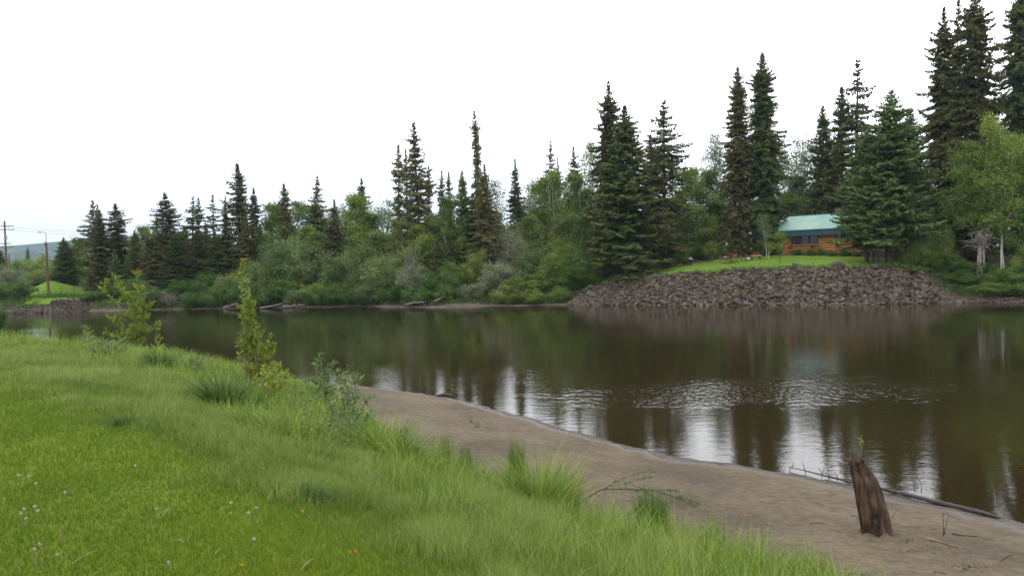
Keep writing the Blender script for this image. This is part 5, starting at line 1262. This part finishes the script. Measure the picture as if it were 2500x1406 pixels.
stick([(1745, 1130), (1765, 1134), (1775, 1128)], .005, 'twig', 'little curved twig by the waterline in the middle of the sandbank')
stick([(1800, 1216), (1825, 1221)], .005, 'twig', 'thin twig flat on the middle of the open sand')
stick([(2440, 1372), (2460, 1358), (2475, 1355)], .006, 'twig', 'thin twig near the right edge of the sand')
stick([(2280, 1397), (2310, 1402)], .007, 'twig', 'dark stick on the sand at the bottom edge of the photo')
def smalllog(x0, x1, y, lab):
    a = onz(x0, y, .05); b_ = onz(x1, y + 2, .05); mb = MB(); add_tube(mb, [(0, 0, 0), tuple((b_ - a) / 2 + Vector((0, 0, .05))), tuple(b_ - a)], [.04, .07, .03], 8); o = mb.build('drift_log', M['twig'], smooth=True); o.location = a; tag(o, lab, 'log')
smalllog(1065, 1112, 966, 'short dark drift log at the left part of the near waterline')

# ------------------------------------------------------------------ near bank: saplings, willows, tufts
def sapling(name, xb, yb, stems, lab, leafm, leafsize, nleaf, seed, twigs=10, stemr=.012, redtop=True, twl=.35, narrow=.6, cat='sapling', group=None, upturn=.8, low=.15):
    """stems: photo pixel paths from the base up"""
    p = near_hit(xb, yb); root = empty(name, p, 0, lab, cat, group); r = rng(seed); stem = MB(); LP = []; LD = []
    for path in stems:
        Y = p.y + r.normal(0, .15); base = np.array([0, 0, -.05])
        q = [base] + [np.array(at(x, y, Y)) - np.array(p) for x, y in path]; q = np.array(q)
        n = 16; u = np.linspace(0, len(q) - 1, n); c = np.stack([np.interp(u, range(len(q)), q[:, k]) for k in range(3)], 1); c[2:] += r.normal(0, .012, (n - 2, 3))
        add_tube(stem, c, np.linspace(stemr, .004, n), 6)
        Ls = np.linalg.norm(c[-1] - c[0])
        for k in range(int(twigs * 1.7)):
            v = r.uniform(low, .97); b0 = np.array([np.interp(v, np.linspace(0, 1, n), c[:, i]) for i in range(3)])
            a = r.uniform(0, 6.28); L = twl * (1.25 - v) * r.uniform(.5, 1.5); e = b0 + np.array([math.cos(a) * L, math.sin(a) * L, L * upturn * r.uniform(.5, 1.4)])
            add_tube(stem, np.linspace(b0, e, 4), np.linspace(.005, .002, 4), 4)
            m_ = max(3, int(2.5 * nleaf * L / twl / twigs)); w_ = r.uniform(.15, 1.05, m_)[:, None]; LP.append(b0 + (e - b0) * w_ + r.normal(0, .02, (m_, 3))); dd = unit((e - b0)[None] * .6 + r.normal(0, .5, (m_, 3)) * L); LD.append(dd)
        m_ = int(nleaf * .6); v = r.uniform(.35, 1.0, m_); b0 = np.stack([np.interp(v, np.linspace(0, 1, n), c[:, i]) for i in range(3)], 1)
        LP.append(b0); LD.append(unit(r.normal(0, .7, (m_, 3)) + [0, 0, .25]))
    P = np.concatenate(LP); D = np.concatenate(LD); n = len(P); L = leafsize * r.uniform(.55, 1.3, n)
    top = P[:, 2] > np.quantile(P[:, 2], .995) if redtop else np.zeros(n, bool)
    top |= (r.uniform(0, 1, n) < .012) & redtop
    stem.build('stems', M['grey_bark'], root, True)
    for msk, mt, nm in ((~top, leafm, 'leaves'), (top, 'red_leaf', 'young_leaves')):
        if msk.sum() < 3: continue
        V, Fq = rhomb(P[msk], D[msk], L[msk], L[msk] * r.uniform(narrow * .8, narrow * 1.15, msk.sum()), r, fold=.15); mb = MB(); mb.add(V, Fq, r.uniform(.1, .9, msk.sum())); mb.build(nm, M[mt], root)
    return root
sapling('leafy_sapling', 334, 868, [((332, 800), (318, 740), (300, 700), (272, 668)), ((334, 800), (336, 730), (334, 652)), ((330, 820), (300, 760), (255, 712), (262, 680)), ((336, 810), (355, 760), (378, 735)), ((325, 830), (290, 800), (262, 770)), ((332, 800), (325, 740), (300, 720), (285, 690)), ((330, 780), (340, 720), (352, 700)), ((334, 830), (368, 805), (392, 788)), ((320, 835), (270, 815), (232, 830))],
        'bushy yellow-green sapling with many stems and reddish tips at the left of the near bank', 'sapling_leaf', .078, 240, 2, twigs=13, twl=.36)
sapling('leafy_sapling', 215, 838, [((214, 820), (208, 805), (202, 792)), ((216, 820), (222, 812))], 'tiny yellow-green sapling left of the bushy one on the bank', 'sapling_leaf', .075, 40, 3, twigs=5, twl=.25)
sapling('leafy_sapling', 380, 872, [((382, 845), (382, 810), (396, 782))], 'thin low sapling just right of the bushy many-stemmed one', 'sapling_leaf', .075, 60, 4, twigs=7, twl=.25)
sapling('thin_sapling', 600, 958, [((600, 900), (597, 820), (592, 740), (588, 680), (602, 628)), ((598, 880), (602, 800), (606, 740), (600, 670)), ((606, 900), (618, 840), (616, 790), (610, 730)), ((603, 860), (612, 800), (618, 760))],
        'tall thin upright sapling with bright leaves standing on the middle of the near bank', 'sapling_leaf', .072, 180, 5, twigs=12, twl=.22, low=.3)
sapling('leafy_sapling', 625, 962, [((628, 900), (640, 850), (660, 812)), ((626, 900), (625, 840), (622, 800)), ((635, 920), (655, 870), (672, 835)), ((628, 930), (645, 890), (640, 850)), ((624, 930), (610, 890), (580, 858))],
        'leafy side sapling at the right foot of the tall thin one', 'sapling_leaf', .07, 110, 6, twigs=9, twl=.26)
sapling('leafy_sapling', 652, 1000, [((655, 960), (665, 920), (682, 885)), ((660, 970), (690, 940), (702, 905)), ((648, 965), (640, 925), (645, 890)), ((664, 980), (676, 950), (668, 905))],
        'low open sapling with reddish stems right of the tall thin one', 'sapling_leaf', .07, 60, 7, twigs=9, twl=.25)
kw = dict(leafm='willow_near', redtop=False, narrow=.3, cat='shrub', group='silvery willow shrubs on the near bank')
sapling('willow_shrub', 848, 1105, [((845, 1040), (838, 960), (832, 895)), ((846, 1060), (850, 980), (842, 905)), ((840, 1070), (815, 1010), (800, 975)), ((856, 1060), (880, 1000), (905, 965)), ((850, 1060), (865, 990), (870, 920)), ((850, 1080), (880, 1040), (905, 1010)), ((842, 1080), (812, 1050), (805, 1020)), ((852, 1080), (860, 1030), (862, 990))],
        'bushy silvery-leaved willow shrub by the sand, with a tall feathery leader', leafsize=.08, nleaf=75, seed=8, twigs=13, twl=.27, upturn=.9, **kw)
sapling('willow_shrub', 795, 1000, [((798, 940), (785, 900), (780, 858)), ((796, 950), (800, 900), (812, 885)), ((792, 960), (765, 930), (745, 930)), ((796, 960), (775, 920), (770, 885)), ((792, 970), (760, 955), (725, 962))],
        'silvery willow shrub with curled top shoots left of the bushy willow by the sand', leafsize=.085, nleaf=70, seed=9, twigs=8, twl=.25, **kw)
sapling('willow_shrub', 740, 1030, [((735, 1000), (715, 975), (705, 965)), ((742, 1000), (748, 980), (765, 970))], 'low silvery willow sprig between the bright grass and the two willow shrubs', leafsize=.06, nleaf=45, seed=10, twigs=6, twl=.18, **kw)
sapling('willow_shrub', 470, 925, [((468, 890), (466, 850)), ((474, 900), (490, 865)), ((460, 905), (445, 885)), ((480, 905), (498, 875))], 'small grey willow shrub right of the dark hanging sedge on the bank', leafsize=.07, nleaf=60, seed=11, twigs=8, twl=.3, **kw)
sapling('willow_shrub', 260, 880, [((255, 860), (245, 835)), ((265, 860), (285, 840)), ((250, 870), (215, 850)), ((270, 870), (310, 850)), ((262, 862), (262, 838))], 'low grey-green willow thicket at the foot of the bushy sapling', leafsize=.07, nleaf=110, seed=12, twigs=12, twl=.4, **kw)
sapling('willow_shrub', 872, 960, [((872, 940), (872, 910))], 'single willow shoot at the left tip of the sandbank', leafsize=.08, nleaf=22, seed=13, twigs=3, twl=.2, **kw)
r = rng(640); P, dist, fr = scatter([2, 3], lambda d: 2.6 + 0 * d, r, 40)
q = qof(fr); x_, y_, z_ = project(P); kk = (q > .1) & (q < 1.25) & (x_ > 330) & (x_ < 1050) & (r.uniform(0, 1, len(P)) < np.clip(.5 + 3 * fbm(P[:, 0], P[:, 1], 95), 0, 1)); P = P[kk]
mb = MB(); nW = len(P); hW = r.uniform(.15, .5, nW)
for c, h_ in zip(P, hW): add_tube(mb, [c, c + [r.normal(0, .04), r.normal(0, .04), h_ * .5], c + [r.normal(0, .09), r.normal(0, .09), h_]], [.005, .004, .002], 4, .3)
idx = np.repeat(np.arange(nW), 34); n = len(idx); v = r.uniform(.1, 1, n); C = P[idx] + np.stack([r.normal(0, .09, n), r.normal(0, .09, n), hW[idx] * v], 1)
tb = r.uniform(0, 1, nW); V, Fq = rhomb(C, unit(r.normal(0, 1, (n, 3)) + [0, 0, .3]), r.uniform(.03, .075, n), r.uniform(.012, .035, n), r, fold=.1); mb.add(V, Fq, np.clip(tb[idx] + r.normal(0, .15, n), 0, 1))
tag(mb.build('leafy_weeds', M['sapling_leaf']), kind='stuff', label='small leafy weeds growing among the tall grass around the saplings', cat='weeds')
# bush peeking in at the left edge
p = onz(-6, 815, 1.9); plant('leafy_shrub', 'shrub1', 'willow_leaf', 'grey_bark', p, 1.15, .42, 'green bush cut by the left edge of the photo on the near bank', 'shrub')

# arched willow branch over the sand
root_p = near_hit(1425, 1225); Y = root_p.y
root = empty('bent_willow_branch', root_p, 0, 'thin willow branch arching over the sand above the dark green tuft', 'branch')
paths = [((1422, 1222), (1450, 1203), (1480, 1194), (1530, 1193), (1590, 1196), (1640, 1210), (1680, 1228), (1720, 1245), (1760, 1258), (1785, 1262)),
         ((1450, 1203), (1490, 1185), (1530, 1182), (1548, 1170), (1590, 1165)), ((1540, 1180), (1570, 1195), (1600, 1215), (1640, 1240)), ((1470, 1197), (1500, 1175), (1560, 1153), (1605, 1152)), ((1640, 1210), (1670, 1216), (1710, 1230)), ((1700, 1238), (1715, 1255), (1722, 1275)), ((1455, 1203), (1470, 1220), (1490, 1245)), ((1590, 1196), (1640, 1196), (1660, 1198))]
stem = MB(); LP = []; LD = []; r = rng(14)
for k, pp in enumerate(paths):
    q = np.array([np.array(at(x, y, Y + (.12 * k - .3) * (k > 0))) - np.array(root_p) for x, y in pp]); n = 14; u = np.linspace(0, len(q) - 1, n); c = np.stack([np.interp(u, range(len(q)), q[:, i]) for i in range(3)], 1); c[1:-1] += r.normal(0, .004, (n - 2, 3))
    add_tube(stem, c, np.linspace(.010 if k == 0 else .005, .002, n), 6); m_ = 150 if k == 0 else 50
    v = r.uniform(.25, 1, m_); b0 = np.stack([np.interp(v, np.linspace(0, 1, n), c[:, i]) for i in range(3)], 1); LP.append(b0); LD.append(unit(r.normal(0, .5, (m_, 3)) + (c[-1] - c[0])[None] * .35))
stem.build('stem', M['twig'], root, True); P = np.concatenate(LP); D = np.concatenate(LD); V, Fq = rhomb(P, D, r.uniform(.04, .09, len(P)), r.uniform(.010, .018, len(P)), r, fold=.1); mb = MB(); mb.add(V, Fq, r.uniform(.2, .8, len(P))); mb.build('leaves', M['willow_leaf'], root)

# tufts of sedge, grass and rush
def tuft(px, py, hpx, wpx, mat, n, lab, seed, bend=.45, name='sedge_clump', w=.006, upright=False, dry=0.0):
    p = near_hit(px, py); s_ = p.y / F; r = rng(seed); H = hpx * s_ * (1.1 if hpx > 30 else 1); Rr = wpx * s_ / 2
    a = r.uniform(0, 6.28, n); rr = np.sqrt(r.uniform(0, 1, n)) * Rr * (.75 if not upright else .95); P = np.stack([np.cos(a) * rr, np.sin(a) * rr, np.zeros(n) - .04], 1)
    P[:, 2] = np.array([near_z(p.x + x, p.y + y) - p.z - .04 for x, y in P[:, :2]]) if n < 4000 else P[:, 2]
    az = a + r.normal(0, .5, n); b_ = np.clip(np.abs(r.normal(bend, bend * .5, n)), .02, 1.25); h = H * r.uniform(.3, 1.12, n) * (1.15 - .5 * (rr / Rr) ** 2) * (1 + .2 * b_)
    V, Fq, tt = blades(P, h, np.full(n, w * 1.35) * r.uniform(.5, 1.4, n), az, b_ * (Rr * 1.6 / H if Rr * 1.6 < H else 1) if upright else b_, r, 5, np.clip(r.uniform(.0, 1.0, n) + (r.uniform(0, 1, n) < dry), 0, 1), .1)
    mb = MB(); mb.add(V, Fq, tt); o = mb.build(name, M[mat]); o.location = p; return tag(o, lab, 'grass clump', 'grass clumps on the near bank')
T = [
 (1592, 1322, 118, 80, 'sedge', 700, 'round dense dark green tuft under the arching willow branch', .22, .006, True),
 (1090, 1132, 78, 36, 'rush', 170, 'upright dark reed tuft on the sand, left one of a close pair', .12, .006, True),
 (1138, 1152, 66, 34, 'rush', 150, 'upright thin reed tuft on the sand, right one of a close pair', .12, .006, True),
 (1262, 1158, 88, 42, 'rush', 220, 'tall narrow dark reed tuft behind the tallest bright grass', .14, .006, True),
 (1742, 1362, 95, 70, 'rush', 210, 'sparse olive reed tuft at the end of the arching branch', .2, .005, True),
 (1385, 1265, 100, 60, 'rush', 120, 'thin stalks between the bright grass and the arching branch', .2, .005, True),
 (1315, 1262, 150, 140, 'bright_grass', 420, 'tallest bright green grass clump in front of the sand', .5, .0085, False),
 (1375, 1240, 110, 110, 'bright_grass', 200, 'bright grass with bent tips right of the tallest clump', .6, .0085, False),
 (950, 1140, 120, 150, 'bright_grass', 420, 'bright green arching grass right of the silvery willow', .7, .0085, False),
 (1010, 1165, 95, 120, 'bright_grass', 300, 'lower bright arching grass beside the reed pair', .7, .0085, False),
 (905, 1110, 105, 100, 'bright_grass', 220, 'bright grass at the right foot of the silvery willow', .6, .0085, False),
 (620, 1060, 70, 130, 'bright_grass', 420, 'yellow-green shining grass below the dark sedge hollow', .7, .0085, False),
 (690, 1080, 75, 120, 'bright_grass', 320, 'yellow-green grass right of the shining clump on the bank', .6, .008, False),
 (740, 1085, 85, 90, 'rush', 260, 'upright olive grass left of the silvery willow', .3, .007, True),
 (545, 1008, 88, 110, 'sedge_dark', 520, 'dark green sedge clump by the foot of the tall thin sapling', .55, .009, False),
 (610, 1010, 72, 80, 'sedge', 260, 'green sedge just right of the dark clump by the thin sapling', .5, .008, False),
 (505, 985, 70, 80, 'sedge', 200, 'green sedge at the left of the dark clump by the thin sapling', .6, .008, False),
 (395, 912, 55, 70, 'sedge_dark', 420, 'dark hanging sedge clump right of the bushy sapling', .6, .011, False),
 (372, 885, 40, 60, 'bright_grass', 220, 'bright grass on top of the dark hanging sedge', .6, .011, False),
 (440, 905, 40, 60, 'bright_grass', 180, 'bright grass right of the dark hanging sedge', .5, .010, False),
 (1240, 1330, 90, 160, 'sedge', 420, 'green grass swelling in front of the tallest bright clump', .6, .006, False),
 (1500, 1350, 70, 130, 'sedge', 300, 'green grass at the left foot of the round dense tuft', .5, .006, False),
 (1100, 1260, 75, 150, 'bright_grass', 360, 'light green grass on the bank below the reed pair', .6, .006, False),
 (770, 1130, 60, 110, 'sedge', 260, 'dark green grass below the silvery willow', .6, .007, False),
 (755, 1225, 50, 90, 'sedge_dark', 240, 'dark green leaning tuft at the edge of the mown lawn', .7, .006, False),
 (300, 1040, 34, 46, 'sedge_dark', 120, 'small dark tuft alone at the edge of the lawn', .7, .007, False),
 (1150, 1030, 22, 10, 'rush', 26, 'tiny green tuft alone on the open sand, left one', .3, .005, True),
 (1164, 1042, 22, 14, 'rush', 26, 'tiny green tuft alone on the open sand, right one', .3, .005, True),
 (993, 1055, 22, 14, 'rush', 30, 'tiny tuft on the sand behind the bright arching grass', .4, .006, True),
 (1960, 1400, 75, 150, 'bright_grass', 260, 'thin bright grass at the bottom edge before the sand', .25, .0045, True),
 (1820, 1400, 70, 140, 'bright_grass', 260, 'bright grass below the sparse olive reed tuft', .25, .0045, True),
 (1680, 1410, 70, 140, 'bright_grass', 300, 'bright grass at the bottom edge below the round dense tuft', .3, .0045, True),
 (2080, 1440, 75, 120, 'rush', 110, 'sparse thin grass at the bottom edge, rightmost on the bank', .3, .004, True),
]
for k, (px, py, hp, wp, mt, n, lab, bend, w_, up_) in enumerate(T):
    tuft(px, py, hp, wp, mt, int(n * 1.7), lab, 300 + k, bend, {'rush': 'reed_tuft', 'bright_grass': 'grass_clump'}.get(mt, 'sedge_clump'), w_, up_, .08 if mt == 'rush' else .02)
# dry straw tussock
M['straw'] = leafmat('dry_straw', (0.10, 0.07, 0.03), (0.2, 0.15, 0.07), (0.3, 0.25, 0.14), .3, .1)
o = tuft(1645, 1320, 60, 70, 'straw', 260, 'dry straw-coloured tussock right of the round dense tuft', 391, .8, 'straw_tussock', .005)
o = tuft(1490, 1285, 45, 60, 'straw', 120, 'dry pale stalks under the left part of the arching branch', 392, .8, 'straw_tussock', .005)

# dandelions gone to seed on the lawn
M['stalk'] = leafmat('dandelion_stalk', (0.12, 0.10, 0.05), (0.22, 0.17, 0.09), (0.3, 0.26, 0.15), .2, .1)
M['seed'] = leafmat('dandelion_seedhead', (0.30, 0.28, 0.24), (0.42, 0.40, 0.36), (0.55, 0.53, 0.48), .3, .1)
M['yflower'] = leafmat('yellow_petals', (0.4, 0.22, 0.01), (0.55, 0.34, 0.01), (0.6, 0.4, 0.02), .2, .1)
DAN = [(160, 1228, 1205, 0, 'w'), (72, 1185, 1165, 0, 'w'), (85, 1252, 1240, 0, 'w'), (62, 1262, 1246, 2, 'w'), (95, 1292, 1250, 1, 'w'), (108, 1380, 1332, 8, 'w'), (90, 1400, 1345, 4, 'w'), (140, 1395, 1358, -3, 'w'), (46, 1192, 1163, -2, 'w'), (92, 1198, 1184, 4, 'w'), (153, 1330, 1300, 3, 'd'), (52, 1282, 1256, 0, 'w'), (66, 1290, 1270, 1, 'w'),
 (305, 1224, 1191, -18, 'd'), (375, 1316, 1272, 5, 'd'), (382, 1270, 1247, 0, 'w'), (485, 1314, 1293, -2, 'd'), (517, 1298, 1275, -8, 'd'), (600, 1240, 1211, -3, 'd'), (565, 1245, 1231, 0, 'w'), (612, 1272, 1255, 4, 'w'), (628, 1262, 1244, 2, 'w'), (576, 1376, 1352, -1, 'd'), (620, 1348, 1320, -2, 'w'), (563, 1262, 1257, 0, 'y'), (855, 1356, 1353, 0, 'y'), (868, 1353, 1350, 0, 'y'), (330, 1146, 1140, 0, 'w'), (456, 1190, 1186, 0, 'd'), (757, 1238, 1224, 0, 'w'), (742, 1262, 1252, 3, 'y'), (44, 1402, 1370, 2, 'd'), (1088, 1262, 1252, 0, 'y'), (1440, 1366, 1357, 0, 'y'), (1290, 1368, 1358, 0, 'y'), (1095, 1190, 1178, 0, 'w'), (1496, 1376, 1366, 2, 'w'), (590, 1390, 1385, 0, 'y'), (412, 1385, 1378, 0, 'w'), (706, 1378, 1368, 2, 'd')]
nam = {'w': ('white fluffy-headed dandelion', 'seed'), 'd': ('dry brown-stalked dandelion', 'stalk'), 'y': ('small yellow dandelion flower', 'yflower')}
DL = ['white dandelion farthest right in the upper left-edge patch', 'white dandelion high in the left-edge patch, right of the topmost', 'white dandelion below the topmost ones of the left-edge patch', 'short leaning white dandelion left of centre of the left-edge patch', 'tall white dandelion standing in the middle of the left-edge patch', 'tallest white dandelion, with a broad head, in the lower left corner', 'white dandelion leaning beside the tallest one in the lower left corner', 'white dandelion right of the tallest one in the lower left corner', 'topmost white dandelion of the left-edge patch', 'small white dandelion beside the topmost pair of the left-edge patch', 'dry brown dandelion stalk between the left-edge patch and the open lawn', 'small white dandelion lowest at the left in the left-edge patch', 'white dandelion under the middle of the left-edge patch',
 'bent dry dandelion stalk alone in the middle of the lawn', 'tall dry dandelion stalk below the crossing dry stalks on the lawn', 'small white dandelion head atop the crossing dry stalks on the lawn', 'short pale dandelion stalk right of the crossing stalks on the lawn', 'reddish dandelion stalk bending right of the crossing stalks', 'pale straight dandelion stalk near the long grass, highest of its kind', 'white dandelion in the small group near the long grass, left one', 'white dandelion in the small group near the long grass, lowest one', 'white dandelion in the small group near the long grass, right one', 'dry dandelion stalk low on the lawn under the small white group', 'white dandelion on a thin stalk low on the lawn, right of a dry stalk', 'yellow dandelion flower in the small group near the long grass', 'left one of two yellow flowers at the lower end of the lawn edge', 'right one of two yellow flowers at the lower end of the lawn edge', 'tiny white dandelion alone on the upper lawn', 'tiny dried dandelion alone on the upper lawn right of the tiny white one', 'white dandelion head in the long grass beyond the lawn edge', 'yellow dandelion flower at the lawn edge under the white head', 'dry dandelion stalk at the bottom of the lawn in the left corner', 'yellow flower in the long grass below the reed pair', 'yellow flower in the bottom long grass nearest to the sand', 'yellow flower in the bottom long grass left of the one nearest the sand', 'pale seed head in the long grass right below the reed pair', 'white dandelion in the bottom long grass right of the yellow flowers', 'yellow flower at the bottom edge of the lawn', 'small white dandelion at the bottom of the open lawn', 'dry dandelion stalk leaning at the bottom right part of the lawn']
for k, (px, pb, ptop, lean, kind) in enumerate(DAN):
    p = near_hit(px, pb); s_ = p.y / F; H = (pb - ptop) * s_ + .015; r = rng(700 + k); hm = nam[kind][1]; dx = -lean * s_
    root = empty('dandelion', p, 0, DL[k], 'dandelion', 'dandelions on the near lawn')
    mb = MB(); add_tube(mb, [(0, 0, -.02), (dx * .2, 0, H * .5), (dx, 0, H)], [.003, .0028, .0024], 5); mb.build('stem', M['stalk'], root)
    n = 40 if kind != 'd' else 14; L = {'w': .010, 'd': .007, 'y': .010}[kind]; D = unit(r.normal(0, 1, (n, 3)) + [0, 0, .3]); P = np.tile([dx, 0, H], (n, 1)) + D * L * .3
    V, Fq = rhomb(P, D, np.full(n, L), np.full(n, L * .5), r); mb = MB(); mb.add(V, Fq, r.uniform(0, 1, n)); mb.build('flower_head', M[hm], root)
# loose dry stalks lying on the lawn
for k, pp in enumerate([[(176, 1388), (238, 1362)], [(395, 1272), (415, 1258)], [(425, 1330), (450, 1342)], [(525, 1366), (542, 1358)], [(735, 1404), (765, 1384)], [(382, 1271), (415, 1258)], [(655, 1232), (668, 1210)]]):
    labs = ['longest dry pale stalk lying in the lower left lawn', 'dry stalk lying upon another near the lawn centre-left', 'dry brown stalk lying flat on the lawn below the crossing pair', 'short pale stalk on the lawn near the bottom', 'pale stalk at the bottom edge of the lawn near the long grass', 'slanting dry stalk of the crossing pair on the lawn', 'thin dry stalk at the border of long grass and lawn']
    a = np.array(near_hit(*pp[0])) + [0, 0, .03]; b_ = np.array(near_hit(*pp[1])) + [0, 0, .05]; mb = MB(); c = np.linspace([0, 0, 0], b_ - a, 5); c[1:4, 2] += .01; add_tube(mb, c, .003, 5); o = mb.build('dry_stalk', M['stalk']); o.location = a; tag(o, labs[k], 'stalk', 'dry stalks on the lawn')

# haze: thin even air
mb = MB(); box(mb, (-1900, 2350, 170), (8800, 4780, 343.4))
m = bpy.data.materials.new('haze_air'); m.use_nodes = True; t = m.node_tree; t.nodes.clear(); o_ = t.nodes.new('ShaderNodeOutputMaterial'); v_ = t.nodes.new('ShaderNodeVolumePrincipled')
v_.inputs['Color'].default_value = (.62, .8, 1, 1); v_.inputs['Density'].default_value = 1.1e-4; v_.inputs['Anisotropy'].default_value = .1; t.links.new(v_.outputs[0], o_.inputs['Volume'])
tag(mb.build('haze', m), kind='stuff')
